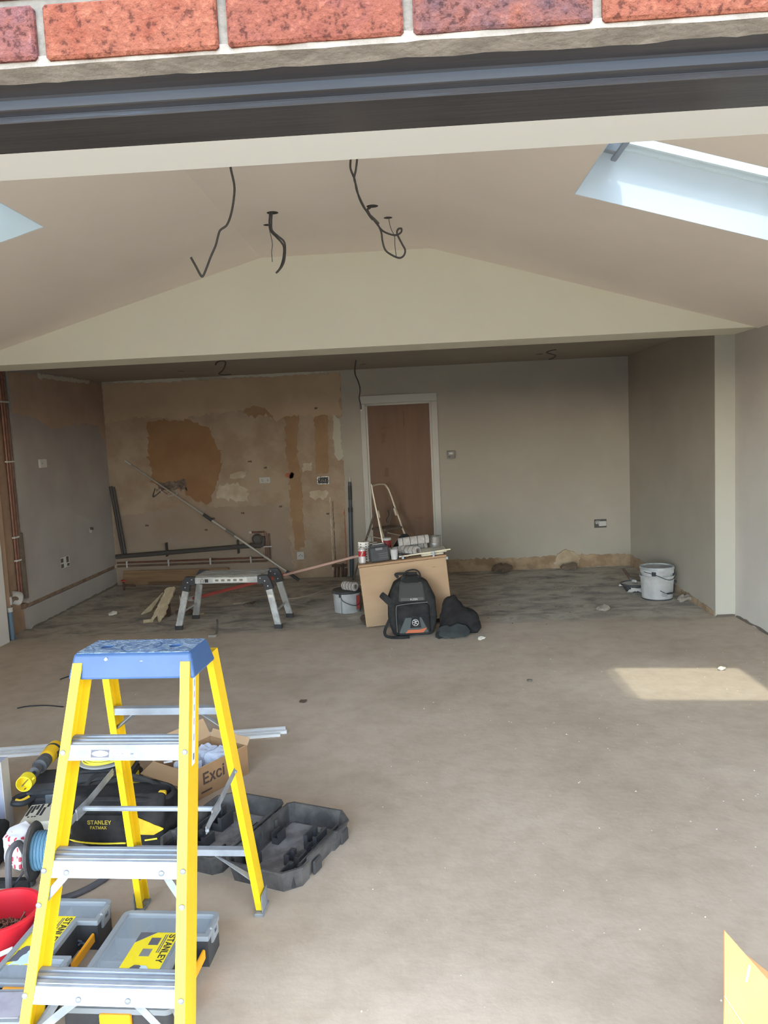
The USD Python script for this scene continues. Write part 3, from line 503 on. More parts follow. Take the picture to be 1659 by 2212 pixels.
# white box with black print, and the red-and-white package on it
wb_ = thing('storage_box', 'cream box with big black printed bars on its lid', 'box', (-1.6065, 3.031, 0), 10)
part(wb_, 'body', bx(-.082, .082, -.082, .082, 0, .112, .006), M('cream_card', S(184, 176, 156), rough=0.7))
part(wb_, 'lid', bx(-.085, .085, -.085, .085, .108, .126, .004), M('cream_card', S(184, 176, 156)))
for (x, y0, y1) in ((-.073, -.018, .068), (-.060, .008, .07), (-.047, .035, .072), (-.031, -.018, .076), (-.016, -.024, .045), (-.006, .05, .078)):
    part(wb_, 'print', T(prism(sbox(x-.0035, y0, x+.0035, y1).buffer(.0015), .0008), (0, 0, .1258)), ink, smooth=False)
for x in (-.062, -.047, -.036): part(wb_, 'print', T(prism(Point(x, -.03).buffer(.0045), .0008), (0, 0, .1258)), ink, smooth=False)
pk = thing('package', 'white package with slanted red print slumped against cream box', 'package', (-1.64, 2.868, 0), 0)
pm = refine(hull([(-.045, .02, .125, .008), (-.005, .065, .13, .008), (.035, .035, .13, .008), (.043, -.065, .125, .008), (-.037, -.03, .12, .008), (-.06, .02, .03, .01), (-.02, .05, .01, .01), (.05, .02, .02, .01), (.05, -.075, .03, .01), (-.035, -.03, .03, .01)], 6), .012)
v = np.array(pm.vertices); v += (meshkit.fbm(v*22, 2, 9)[:, None]-.5)*.014; v[:, 2] = np.maximum(v[:, 2], 0); pm.vertices = v
pr = {'t': ('texture_coordinate', {}), 'mp': ('mapping', {'rotation': (0, 0, .6), 'scale': (62, 34, 34)}), 'v': ('voronoi_texture', {'scale': 1.0, 'randomness': 0.25, 'metric': 'minkowski', 'exponent': 4.0}), 'l': ('math', {'math_type': 'less_than', 'value2': .30}), 'm': ('mix', {'color1': S(222, 218, 216), 'color2': S(198, 70, 84)}), 'p': ('principled_bsdf', {'roughness': .5})}
prm = usdkit.material(stage, '/World/Looks/red_print_wrap', pr, [('t.object', 'mp.vector'), ('mp.vector', 'v.vector'), ('v.distance', 'l.value1'), ('l.value', 'm.fac'), ('m.color', 'p.base_color')], surface='p.BSDF')
part(pk, 'wrapper', pm, prm, smooth=True); part(pk, 'wrapper_end', refine(hull([(.0, -.055, .1, .006), (.045, -.075, .1, .006), (.02, -.085, .03, .006), (.045, -.09, .025, .006)], 6), .02), prm, smooth=True)

# cable reel on a tubular stand
rl = thing('cable_reel', 'black cable reel with blue cable on a tubular stand', 'cable reel', (-1.425, 2.66, 0), 8)
for x in (-.04, .04):
    part(rl, 'flange', T(lathe([(0, -.004), (.03, -.006), (.094, -.003), (.101, -.006), (.105, 0), (.101, .006), (.094, .003), (0, .004)], 40), (x, 0, .165), ry=90), blkd)
part(rl, 'hub', cyl((-.07, 0, .165), (.07, 0, .165), .03, 24), blk)
wd = [tube([(-.030+.0122*k, (.052+.012*l)*math.cos(t), .165+(.052+.012*l)*math.sin(t)) for t in np.linspace(0, 2*np.pi, 36, endpoint=False)], .0062, 6, closed=True) for k in range(6) for l in range(2)]
part(rl, 'cable', cat_(wd), M('blue_cable', S(86, 122, 142), rough=0.5))
part(rl, 'stand', tube([(-.075, .0, .165), (-.085, -.02, .21), (-.10, -.06, .205), (-.105, -.075, .16), (-.105, -.09, .05), (-.095, -.095, .016), (-.04, -.095, .0125), (.10, -.06, .0125), (.19, .03, .0125), (.20, .08, .02), (.16, .10, .07), (.09, .06, .14), (.07, .0, .165)], .0115, 10, 6), M('stand_grey', S(84, 82, 84), rough=0.45))
part(rl, 'crank_handle', join(bx(.058, .066, -.012, .012, .165, .235, .003), cyl((.062, 0, .225), (.10, 0, .225), .009)), blk)
part(rl, 'plug_lead', tube([(-.06, -.06, .12), (-.12, -.08, .05), (-.15, -.06, .012), (-.12, -.12, .006), (-.04, -.13, .006), (0, -.11, .006), (-.03, -.06, .006), (-.06, -.04, .05)], .004, 6, 6), ink)
part(rl, 'plug', bx(-.175, -.135, -.075, -.045, .0, .03, .006), blk)

# red tub of screws
bk_ = thing('bucket', 'shallow red bucket half full of screws', 'bucket', (-1.438, 2.362, 0))
red = M('red_plastic', S(196, 34, 44), rough=0.4)
part(bk_, 'shell', lathe([(0, 0), (.100, 0), (.106, .004), (.121, .115), (.128, .117), (.128, .124), (.117, .124), (.102, .012), (0, .012)], 48), red, smooth=40)
sc = []; r2 = np.random.default_rng(11)
for k in range(170):
    a, q = r2.random()*6.28, .098*math.sqrt(r2.random()); c0 = np.array([q*math.cos(a), q*math.sin(a), .026+.012*r2.random()+.01*(1-q/.1)]); d0 = r2.normal(size=3)*[1, 1, .35]; d0 /= np.linalg.norm(d0)
    sc.append(cyl(c0-d0*.013, c0+d0*.013, .0022, 5)); sc.append(cyl(c0+d0*.013, c0+d0*.0155, .0045, 6))
part(bk_, 'screws', cat_(sc), M('screw_brown', S(108, 78, 58), S(140, 120, 100), scale=60, rough=0.4, metal=0.5), smooth=False, kind='stuff')
part(bk_, 'fill', lathe([(0, .03), (.06, .028), (.104, .024), (.104, .012), (0, .012)], 32), M('screw_bed', S(70, 50, 40), rough=0.8))
part(bk_, 'handle', tube([(.126, 0, .105), (.13, -.08, .09), (.105, -.125, .072), (.03, -.158, .056), (-.06, -.16, .065), (-.126, -.02, .105)], .0016, 6, 6), steel)
part(bk_, 'handle_grip', cyl((.105, -.125, .072), (.03, -.158, .056), .0075, 12), white, label='white handle grip')

# small parts organisers
lidm = usdkit.material(stage, '/World/Looks/clear_lid', {'p': ('principled_bsdf', {'base_color': S(160, 166, 168), 'roughness': .2, 'alpha': .24})}, [], surface='p.BSDF')
lidr = M('lid_frost', S(128, 131, 132), rough=0.35)
def organiser(lab, loc, rot, L_, W_, h, lettering, label_on=True, lx=0.0):
    t = thing('parts_organiser', lab, 'organiser', loc, rot)
    x0, x1, y0, y1 = -W_/2, W_/2, -L_/2, L_/2
    notch = sbox(x1-.062, -L_*.2, x1+.1, L_*.2)
    out = sbox(x0, y0, x1, y1).buffer(-.02).buffer(.02).difference(notch.buffer(.012).buffer(-.004))
    base = cut(T(prism(out, h-.018), (0, 0, 0)), T(prism(out.buffer(-.005), h), (0, 0, .005)))
    part(t, 'base', base, blk, smooth=False)
    inner = out.buffer(-.007)
    part(t, 'tray_floor', T(prism(inner, .003), (0, 0, .0055)), M('tray_grey', S(104, 108, 112), rough=0.6), smooth=False)
    for yy in (-.25, 0, .25):
        for seg in (inner.intersection(sbox(x0, yy*L_-.0012, x1, yy*L_+.0012)),):
            for g in getattr(seg, 'geoms', [seg]):
                if g.area > 1e-6: part(t, 'divider', T(prism(g, h-.03), (0, 0, .006)), M('tray_grey', S(104, 108, 112)), smooth=False)
    g = inner.intersection(sbox(x0+W_*.30, y0, x0+W_*.305, y1)); part(t, 'divider', T(prism(g, h-.03), (0, 0, .006)), M('tray_grey', S(104, 108, 112)), smooth=False)
    r3 = np.random.default_rng(int(1000*abs(loc[0]))); mats = (M('bits_grey', S(120, 116, 110), rough=.6), M('bits_brown', S(128, 104, 84), rough=.6), M('bits_blue', S(98, 110, 124), rough=.6))
    for k in range(6):
        cx_, cy_ = x0+W_*(.16 if k < 3 else .5), y0+L_*(.2+.28*(k % 3)); part(t, 'contents', cat_([T(cyl((-.012, 0, 0), (.012, 0, 0), .0035, 6), (cx_+r3.normal()*.022, cy_+r3.normal()*.022, .014+r3.random()*.022), rz=r3.random()*180, ry=r3.random()*30) for _ in range(45)]), mats[k % 3], smooth=False, kind='stuff')
    rim = cut(T(prism(out.buffer(.004), .016), (0, 0, h-.018)), T(prism(out.buffer(-.012), .1), (0, 0, h-.05)))
    part(t, 'lid_rim', rim, lidr, smooth=False)
    part(t, 'lid', T(prism(out.buffer(-.0115), .0022), (0, 0, h-.010)), lidm, smooth=False)
    for yy in (-.36, .36):
        m = cut(bx(x1-.006, x1+.007, yy*L_-.03, yy*L_+.03, h-.05, h+.002, .005), bx(x1-.02, x1+.02, yy*L_-.012, yy*L_+.012, h-.026, h-.012))
        part(t, 'clip', m, lidr)
        m2 = cut(bx(yy*W_-.03, yy*W_+.03, y1-.006, y1+.007, h-.04, h+.002, .005)); 
    part(t, 'handle', bx(x1-.016, x1-.006, -L_*.2, L_*.2, h*.32, h*.62, .003), org, label='orange handle')
    part(t, 'end_latch', bx(-.045, .045, y0-.012, y0+.002, h*.45, h*.86, .003), org, label='orange end latch')
    if label_on:
        cl = lambda g: affinity.translate(g, lx, 0).intersection(out.buffer(-.012))
        la = T(prism(cl(Polygon([(-.065, -.12), (.06, -.12), (.06, .115), (-.01, .115), (-.065, .065)])), .0007), (0, 0, h-.0082)); lp = part(t, 'lid_label', la, yl, smooth=False)
        part(t, 'dark_panel', T(prism(cl(Polygon([(-.013, .115), (-.065, .115), (-.065, .068)])), .0007), (0, 0, h-.0082)), M('label_dark', S(84, 84, 92)), smooth=False)
        part(lp, 'lettering', text(lettering, .021, (.034+lx, .108, h-.0075), (0, -1, 0), (1, 0, 0), .0005, bold=True), ink, smooth=False)
        for k, (a, b) in enumerate(((.0, .07), (-.008, .018))): part(lp, 'picture', T(prism(cl(sbox(a-.019, b-.015, a+.012, b+.019)), .0004), (0, 0, h-.0076)), (M('label_dark', S(84, 84, 92)), M('pic_grey', S(120, 120, 118), rough=.6))[k], smooth=False)
        part(lp, 'picture', T(prism(cl(ragged([(-.03, -.12), (.03, -.12), (.03, -.05), (.0, -.035), (-.03, -.06)], .004, .012, 5)), .0004), (0, 0, h-.0076)), M('label_ice', S(180, 200, 208), rough=.5), smooth=False)
        part(lp, 'picture', T(prism(cl(ragged([(-.045, -.11), (-.018, -.11), (.002, -.04), (-.03, -.035)], .003, .008, 6)), .0004), (0, 0, h-.0072)), M('label_dark', S(84, 84, 92)), smooth=False)
        for k in range(2): part(lp, 'small_print', T(bx(.027+lx-.006*k-.0015, .027+lx-.006*k+.0015, .02, .105, h-.0076, h-.0072)), M('label_dark', S(84, 84, 92)), smooth=False)
    return t
organiser('black parts organiser with clear lid and full yellow label, inside the stepladder legs', (-.872, 2.152, 0), -3, .43, .315, .105, 'STANLEY')
organiser('black parts organiser with clear lid between the red bucket and ladder leg', (-1.203, 2.245, 0), -3, .40, .20, .105, 'STANLEY', lx=-.045)
t = thing('parts_case', 'slim grey-lidded parts case at the bottom left in front of the red bucket', 'organiser', (-1.29, 1.95, 0), 0)
part(t, 'base', bx(-.19, .17, -.06, .068, 0, .085, .008), blk); part(t, 'lid', bx(-.194, .174, -.064, .073, .085, .102, .006), lidr); part(t, 'lid_window', bx(-.17, .15, -.045, .055, .101, .1035, .001), M('lid_window', S(150, 146, 152), S(136, 130, 138), scale=12, rough=.3))
part(t, 'clip', bx(.075, .10, -.069, -.058, .03, .095, .004), white, label='white clip'); part(t, 'handle', bx(-.06, .10, .069, .079, .055, .085, .003), org, label='orange handle')

# ------------------------------------------------------------------ open power-tool case, two dusty halves
cs = thing('power_tool_case', 'empty dusty black power tool case lying open beside the stepladder', 'tool case', (-.548, 2.878, 0), -21.8)
def half(cx_, flip):
    W_, L_, h = .31, .49, .078
    o = Polygon([(-W_/2, -L_/2+.03), (-W_/2+.03, -L_/2), (W_/2-.05, -L_/2), (W_/2, -L_/2+.06), (W_/2, -.13), (W_/2-.012, -.12), (W_/2-.012, .08), (W_/2, .09), (W_/2, L_/2-.06), (W_/2-.06, L_/2), (-W_/2+.02, L_/2), (-W_/2, L_/2-.02)])
    if flip: o = affinity.scale(o, -1, 1, origin=(0, 0))
    m = cut(prism(o, h), T(prism(o.buffer(-.007), h), (0, 0, .008))); v = np.array(m.vertices); k = .93 + .07*v[:, 2:3]/h; v[:, :2] *= k; v[:, 0] += cx_; m.vertices = v
    part(cs, 'half_shell', m, blkd, smooth=False)
    rimm = cut(T(prism(o.buffer(.004), .008), (cx_, 0, h-.004)), T(prism(o.buffer(-.006), .1), (cx_, 0, h-.05))); part(cs, 'rim', rimm, blkd, smooth=False)
    f = lambda x: cx_ + (-x if flip else x)
    def U(x, y, w, d, hh):
        a, b = sorted((f(x-w/2), f(x+w/2))); return cut(bx(a, b, y-d/2, y+d/2, .008, hh), bx(a+.006, b-.006, y-d/2+.006, y+d/2-.02, .012, hh+.05), bx((a+b)/2-.012, (a+b)/2+.012, y-d, y+d, hh*.6, hh+.05))
    for (x, y, w, d, hh) in ((-.10, .06, .03, .06, .055), (.06, .08, .06, .085, .068), (.05, -.06, .07, .06, .05), (-.10, -.12, .04, .05, .05), (.10, -.17, .06, .075, .06), (.09, .0, .03, .05, .06)):
        part(cs, 'tool_cradle', U(x, y, w, d, hh), blk, smooth=False)
    part(cs, 'inner_wall', bx(*sorted((f(.105), f(.112))), -.13, .18, .008, .056), blkd)
    for y in (-.2, -.1, .0, .1): part(cs, 'wall_rib', bx(*sorted((f(-.142), f(-.132))), y, y+.008, .008, .07), blkd)
    if not flip:
        for y in (.155, -.07): part(cs, 'catch', bx(f(.143), f(.157), y-.03, y+.03, .0, .055, .006), blk)
    dust = prism(o.buffer(-.02), .001); v = np.array(dust.vertices)*[.94, .94, 1]; v[:, 0] += cx_; v[:, 2] += .0085; dust.vertices = v
    part(cs, 'dusty_floor', dust, M('case_dust', S(96, 92, 90), S(124, 120, 116), scale=14, rough=.9, bump=.2), smooth=False)
half(0, False); half(-.335, True)
for y in (-.12, .0, .12): part(cs, 'hinge', cyl((-.1675, y-.03, .07), (-.1675, y+.03, .07), .007, 10), blk)

# ------------------------------------------------------------------ cardboard box, open, with packaging
card = M('cardboard', S(158, 124, 88), S(148, 114, 80), scale=5, rough=.85, spec=.15); card2 = M('cardboard_inner', S(172, 140, 104), rough=.85)
cb = thing('cardboard_box', 'open brown cardboard box holding clear plastic packaging, behind the stepladder', 'box', (-1.092, 3.551, 0), 57.3)
hx, hy, hz = .18, .13, .145
part(cb, 'carton', cut(bx(-hx, hx, -hy, hy, 0, hz), bx(-hx+.004, hx-.004, -hy+.004, hy-.004, .004, hz+.1)), card, smooth=False)
def flap(a, b, out, n): return hull([(a[0], a[1], hz, .002), (b[0], b[1], hz, .002), (b[0]+out[0], b[1]+out[1], hz+out[2], .002), (a[0]+out[0], a[1]+out[1], hz+out[2], .002)], 6)
part(cb, 'flap', flap((-hx, -hy), (-hx, hy), (-.075, 0, -.03), 0), card2, smooth=False)
part(cb, 'flap', flap((hx, -hy), (hx, hy), (.02, 0, .03), 0), card2, smooth=False)
part(cb, 'flap', flap((-hx, hy), (hx, hy), (0, .05, .08), 0), card2, smooth=False)
part(cb, 'flap', flap((-hx, -hy+.004), (hx, -hy+.004), (0, .008, -.09), 0), card2, smooth=False)
part(cb, 'lettering', text('Exci', .052, (-.115, -hy-.0006, .062), (1, 0, 0), (0, 0, 1), bold=True), M('box_ink', S(70, 54, 44), rough=.8), smooth=False)
part(cb, 'small_print', bx(-.125, -.06, -hy-.0012, -hy, .022, .03), M('box_ink', S(70, 54, 44)), smooth=False)
part(cb, 'tape', bx(-hx-.0006, -hx, -.03, .03, .03, hz), M('tape_clear', S(186, 160, 128), rough=.3), smooth=False)
plas = usdkit.material(stage, '/World/Looks/clear_pack', {'p': ('principled_bsdf', {'base_color': S(206, 210, 220), 'roughness': .15, 'alpha': .5})}, [], surface='p.BSDF')
for k, (x, y, z, s) in enumerate([(.06, -.058, .12, .85), (-.085, .0, .11, .8), (.08, .06, .12, .7)]):
    pkx = thing('clear_packaging', ['largest crumpled clear packet at the front of the cardboard box', 'clear plastic packet at the left inside the cardboard box', 'small clear plastic packet at the far end of the cardboard box'][k], 'packaging', (-1.092+x*.54-y*.84, 3.551+x*.84+y*.54, z-.07), 57, group='clear packets in the cardboard box')
    m = refine(hull([(sx*.055*s, sy*.04*s, zz, .012) for sx in (-1, 1) for sy in (-1, 1) for zz in (.02, .10*s)], 6), .014); v = np.array(m.vertices); v += (meshkit.noise(v*45, k)[:, None]-.5)*.02; m.vertices = v
    part(pkx, 'film', m, plas, smooth=False); part(pkx, 'insert', bx(-.03*s, .03*s, -.015, .015, .015, .07*s, .004), white)
solo('paper_scrap', T(bx(-.02, .02, -.008, .008, 0, .004, .001)), white, 'small white scrap lying on the near flap of the cardboard box', 'scrap', loc=(-1.222, 3.455, .146), rotz=20)

# ------------------------------------------------------------------ left edge things
pb = thing('board_offcut', 'upright grey board at the left edge behind the cream box', 'board', (-2.06, 3.15, 0), 0)
part(pb, 'board', bx(-.24, .225, -.03, .03, 0, .31, .003), M('board_grey', S(150, 150, 162), S(142, 142, 154), scale=3, rough=.8)); part(pb, 'edge_strip', bx(.223, .228, -.03, .03, 0, .31, .001), M('board_edge', S(168, 160, 150), rough=.9))
bl = thing('tool_pouch', 'dark tool pouch at the left edge in front of the board', 'tool bag', (-1.885, 2.84, 0), 4)
m = refine(hull([(sx*.15, sy*.08, z, .03) for sx in (-1, 1) for sy in (-1, 1) for z in (.03, .12)], 8), .03); v = np.array(m.vertices); v += (meshkit.fbm(v*12, 3, 4)[:, None]-.5)*.03; v[:, 2] = np.maximum(v[:, 2], 0); m.vertices = v
part(bl, 'body', m, blkf, smooth=True); part(bl, 'flap', hull([(-.15, -.10, .12, .01), (.15, -.09, .11, .01), (.17, -.02, .14, .008), (-.15, 0, .15, .01)], 8), blkf); part(bl, 'buckle', bx(.05, .09, -.125, -.112, .07, .10, .003), blk)
st_ = thing('carry_strap', 'flat black strap on the floor between pouch and cable reel', 'strap', (-1.60, 2.70, 0), 0)
part(st_, 'webbing', bx(-.10, .09, -.018, .018, .0, .03, .006), blkf); part(st_, 'end_tab', bx(.088, .10, -.014, .014, .004, .026, .003), blk)

for k, (P, lab) in enumerate([([(-2.608, 4.685, .003), (-2.553, 4.714, .004), (-2.435, 4.72, .003), (-2.306, 4.684, .003)], 'longer dark cable offcut on the floor left of the stepladder'), ([(-2.60, 5.27, .003), (-2.57, 5.32, .004), (-2.50, 5.42, .003)], 'short dark cable offcut hidden partly by the blue ladder top')]):
    o = np.array(P[0]); t = thing('cable_offcut', lab, 'cable', (o[0], o[1], 0), group='cable offcuts on the floor'); part(t, 'sheath', tube([np.array(p)-[o[0], o[1], 0] for p in P], .0042, 6, 6), ink); q = np.array(P[-1])-[o[0], o[1], 0]; part(t, 'copper_core', cyl(q, q+np.array([.012, -.003, 0]), .0018, 6), M('copper', S(170, 100, 66), rough=.4, metal=.6))
t = thing('pipe_clip_rod', 'thin dark rod standing by the old slab edge above the ladder top', 'rod', (-1.76, 6.40, 0)); part(t, 'rod', tube([(-.02, .12, .10), (.0, .05, .09), (.0, 0, .012), (-.02, -.06, .012)], .008, 8, 6), M('rod_dark', S(70, 64, 58), rough=.7)); part(t, 'foot', bx(-.05, .02, -.09, -.05, 0, .02, .004), M('rod_foot', S(140, 132, 120), rough=.8))

# cardboard sheet close by on the right
kb = M('bright_card', S(190, 134, 88), S(184, 128, 83), scale=4, rough=.85, spec=.15)
bxr = thing('cardboard_sheet', 'folded orange-brown cardboard sheet standing at the lower right corner, close by', 'cardboard', (.633, 1.62, 0), 0)
part(bxr, 'front_leaf', yprism([(0, .004), (-.004, .2), (0, .365), (0, .519), (.10, .395), (.42, .0)], -.004, 0), kb, smooth=False)
part(bxr, 'back_leaf', hull([(.02, .004, .48, .002), (.10, .004, .39, .002), (.42, .004, .006, .002), (.50, .16, .004, .002), (.05, .16, .004, .002)], 6), kb, smooth=False)
part(bxr, 'crease', hull([(.0, -.005, .365, .0012), (.20, -.005, .03, .0012)], 6), M('fold_pale', S(232, 192, 140), rough=.8), smooth=False)
part(bxr, 'crease', hull([(.054, -.0045, .435, .003), (.047, -.0045, .40, .003)], 6), M('fold_pale', S(232, 192, 140)), smooth=False)

# ------------------------------------------------------------------ hanging cables
sheath = M('grey_sheath', S(78, 74, 70), rough=.55); thin = M('thin_wire', S(110, 104, 98), rough=.6)
def hang(lab, base, parts_, group='cables hanging from the ceiling'):
    t = thing('hanging_cable', lab, 'cable', base, group=group)
    for nm, P, r, mt in parts_: part(t, nm, tube([np.array(p)-np.array(base) for p in P], r, 8, 6), mt)
    return t
hang('single bent cable with a hooked end, leftmost under the vault', (-.86, 3.95, 3.014), [('sheath', [(-.862, 3.95, 3.10), (-.856, 3.95, 2.99), (-.843, 3.95, 2.903), (-.85, 3.95, 2.837), (-.868, 3.95, 2.766), (-.893, 3.95, 2.714), (-.927, 3.95, 2.691), (-.941, 3.95, 2.662), (-.956, 3.95, 2.618), (-.985, 3.95, 2.563), (-1.008, 3.95, 2.514), (-1.027, 3.95, 2.477), (-1.037, 3.95, 2.470), (-1.047, 3.95, 2.485), (-1.066, 3.95, 2.526), (-1.086, 3.95, 2.566)], .0058, sheath)])
hang('kinked twin cable from the left front ceiling hole', (-.82, 4.84, 3.014), [('sheath', [(-.82, 4.84, 3.09), (-.825, 4.84, 3.011), (-.831, 4.84, 2.959), (-.828, 4.84, 2.91), (-.793, 4.84, 2.869), (-.764, 4.84, 2.835), (-.751, 4.84, 2.804), (-.757, 4.84, 2.749), (-.772, 4.84, 2.702), (-.788, 4.84, 2.675), (-.809, 4.84, 2.654)], .0058, sheath),
     ('sheath', [(-.81, 4.83, 3.09), (-.812, 4.83, 3.008), (-.817, 4.83, 2.956), (-.816, 4.83, 2.909), (-.782, 4.83, 2.872), (-.748, 4.83, 2.840), (-.741, 4.83, 2.801), (-.749, 4.83, 2.733), (-.768, 4.83, 2.690), (-.80, 4.83, 2.656)], .0058, sheath)])
hang('thin single wire from the left rear ceiling hole', (-.876, 5.1, 3.014), [('wire', [(-.878, 5.1, 3.09), (-.876, 5.1, 3.011), (-.876, 5.1, 2.973), (-.865, 5.1, 2.9), (-.872, 5.1, 2.842), (-.872, 5.1, 2.781)], .0026, thin)])
hang('pair of cables twisting down from behind the lintel to the loop', (-.25, 3.95, 3.014), [('sheath', [(-.25, 3.93, 3.10), (-.255, 3.95, 3.012), (-.26, 3.95, 2.951), (-.245, 4.0, 2.911), (-.244, 4.1, 2.892), (-.233, 4.2, 2.875), (-.214, 4.35, 2.861), (-.192, 4.5, 2.854), (-.186, 4.7, 2.90)], .0052, sheath), ('sheath', [(-.235, 3.93, 3.10), (-.224, 3.93, 3.004), (-.232, 3.93, 2.939), (-.246, 3.98, 2.911), (-.243, 4.05, 2.9), (-.236, 4.2, 2.875), (-.212, 4.35, 2.856), (-.173, 4.55, 2.861), (-.16, 4.75, 2.893)], .0052, sheath)])
hang('looped cable from the right front ceiling hole', (-.2, 4.8, 3.014), [('sheath', [(-.20, 4.82, 3.09), (-.207, 4.81, 3.006), (-.225, 4.8, 2.991), (-.21, 4.8, 2.955), (-.17, 4.8, 2.898), (-.141, 4.8, 2.861), (-.103, 4.8, 2.84), (-.061, 4.8, 2.83), (-.03, 4.8, 2.844), (-.026, 4.8, 2.866), (-.046, 4.8, 2.864), (-.053, 4.79, 2.835), (-.027, 4.79, 2.776), (-.009, 4.79, 2.737), (-.019, 4.79, 2.705), (-.048, 4.79, 2.693), (-.095, 4.79, 2.715), (-.13, 4.79, 2.747), (-.144, 4.79, 2.802), (-.148, 4.79, 2.848), (-.168, 4.79, 2.898), (-.20, 4.8, 2.946)], .0058, sheath)])
hang('thin single wire from the right rear ceiling hole', (-.105, 5.09, 3.014), [('wire', [(-.106, 5.1, 3.09), (-.105, 5.09, 3.011), (-.101, 5.09, 2.97), (-.09, 5.09, 2.933), (-.074, 5.09, 2.897), (-.074, 5.09, 2.839), (-.068, 5.09, 2.764)], .0026, thin)])
hang('dark wavy cable hanging from the low ceiling by the door', (-.555, 7.868, 2.397), [('sheath', [(-.553, 7.868, 2.44), (-.556, 7.868, 2.397), (-.568, 7.868, 2.334), (-.571, 7.868, 2.26), (-.542, 7.868, 2.18), (-.528, 7.868, 2.101), (-.541, 7.868, 2.018), (-.53, 7.868, 1.957), (-.528, 7.868, 1.905)], .0065, M('dark_sheath', S(52, 48, 44), rough=.6)), ('white_end', [(-.528, 7.868, 1.91), (-.527, 7.868, 1.885)], .004, white)], None)

# ------------------------------------------------------------------ wall fittings
boxw = M('fitting_white', S(170, 164, 154), rough=.5); boxd = M('fitting_dark', S(66, 60, 54), rough=.7); boxs = M('fitting_steel', S(190, 188, 180), S(70, 66, 60), scale=60, rough=.4, metal=.4, lo=.45, hi=.55)
def backplate(nm, lab, ct, x0, x1, z0, z1, mt, d=.01, y=YB-.004, gr_=None): 
    t = thing(nm, lab, ct, ((x0+x1)/2, y, (z0+z1)/2), group=gr_); hx_, hz_ = (x1-x0)/2, (z1-z0)/2; part(t, 'plate', bx(-hx_, hx_, -d, .001, -hz_, hz_, .003), mt); return t, hx_, hz_, d
t, a, b, d = backplate('socket', 'white double socket on brown plaster right of the damp patch', 'socket', -1.83, -1.70, 1.14, 1.21, boxw)
for s in (-1, 1):
    for q in range(3): part(t, 'pin_hole', bx(s*.032-.004+(q-1)*.010*(q != 0), s*.032+.002+(q-1)*.010*(q != 0), -d-.0012, -d+.001, -.012+.016*(q == 0), -.004+.016*(q == 0)), boxd)
t, a, b, d = backplate('socket_box', 'open metal back box with bare wires near the door', 'socket', -1.15, -1.01, 1.10, 1.187, boxd)
part(t, 'rim', cut(bx(-a, a, -d-.006, -d+.001, -b, b), bx(-a+.008, a-.008, -.1, .1, -b+.008, b-.008)), boxs)
for k in range(5): part(t, 'bare_wire', tube([(-.05+.024*k, -d, -.03+.012*(k % 3)), (-.04+.022*k, -d-.02, .005*(k-2)), (-.05+.025*k, -d-.006, .03-.012*(k % 2))], .005, 6, 5), boxs)
t, a, b, d = backplate('socket', 'white single socket low on the brown wall', 'socket', -1.44, -1.352, .222, .314, boxw)
for q in range(3): part(t, 'pin_hole', bx(-.02+.018*q, -.013+.018*q, -d-.0012, -d+.001, -.008+.014*(q == 1), .002+.014*(q == 1)), boxd)
part(t, 'switch', bx(.02, .034, -d-.003, -d+.001, .0, .022, .001), boxw)
t, a, b, d = backplate('thermostat', 'grey thermostat panel on the white wall right of the door', 'thermostat', .366, .459, 1.331, 1.42, M('thermo', S(104, 96, 86), rough=.5), .022)
part(t, 'screen', bx(-.026, .024, -d-.002, -d+.001, .0, .03), M('thermo_screen', S(140, 132, 118), rough=.3)); part(t, 'readout', bx(-.018, .016, -d-.0028, -d, .009, .02), M('thermo_read', S(190, 184, 170), rough=.5)); part(t, 'button', bx(-.03, -.012, -d-.002, -d+.001, -.03, -.018, .001), boxd)
t, a, b, d = backplate('socket', 'unwired double socket hanging out of the right white wall', 'socket', 2.033, 2.174, .458, .555, boxd, .004)
part(t, 'faceplate', bx(-.02, .066, -.016, -.004, -.03, .026, .003), boxw); part(t, 'faceplate', bx(-.06, -.022, -.014, -.004, -.005, .034, .003), boxs); part(t, 'bare_wire', tube([(-.06, -.004, .01), (-.03, -.02, .03), (.0, -.012, .036)], .004, 6, 5), boxs)
def leftplate(nm, lab, ct, y0, y1, z0, z1): return thing(nm, lab, ct, (XL, (y0+y1)/2, (z0+z1)/2)), (y1-y0)/2, (z1-z0)/2
t, a, b = leftplate('switch_plate', 'pale square blank plate high on the left wall', 'switch', 7.27, 7.40, 1.47, 1.555); part(t, 'plate', bx(-.001, .022, -a, a, -b, b, .003), boxw); part(t, 'screw', cyl((.0215, -.03, 0), (.0235, -.03, 0), .004, 8), boxd)
t, a, b = leftplate('socket_box', 'open double socket box low on the left wall', 'socket', 7.55, 7.74, .44, .55); part(t, 'box', bx(-.001, .003, -a, a, -b, b), boxw)
for (y, z, h) in ((-.07, .025, .02), (-.07, -.03, .02), (.05, .02, .03), (.06, -.035, .014)): part(t, 'knockout', bx(.0025, .0045, y-.026, y+.026, z-h, z+h), boxd)
t = thing('pipe_tail', 'capped dark pipe stub poking from the left wall', 'pipe', (XL, 8.311, .756)); part(t, 'stub', cyl((-.01, 0, 0), (.03, 0, 0), .014, 12), boxd); part(t, 'collar', lathe([(.014, -.02), (.03, -.02), (.03, -.018), (.014, -.018)], 16) if 0 else T(cyl((0, 0, 0), (.004, 0, 0), .03, 16), (0, 0, -.02)), boxw)
t = thing('cable_tails', 'tangle of cut cables in the broken hole under the damp patch', 'cable', (-2.88, YB-.012, 1.13)); r5 = np.random.default_rng(2)
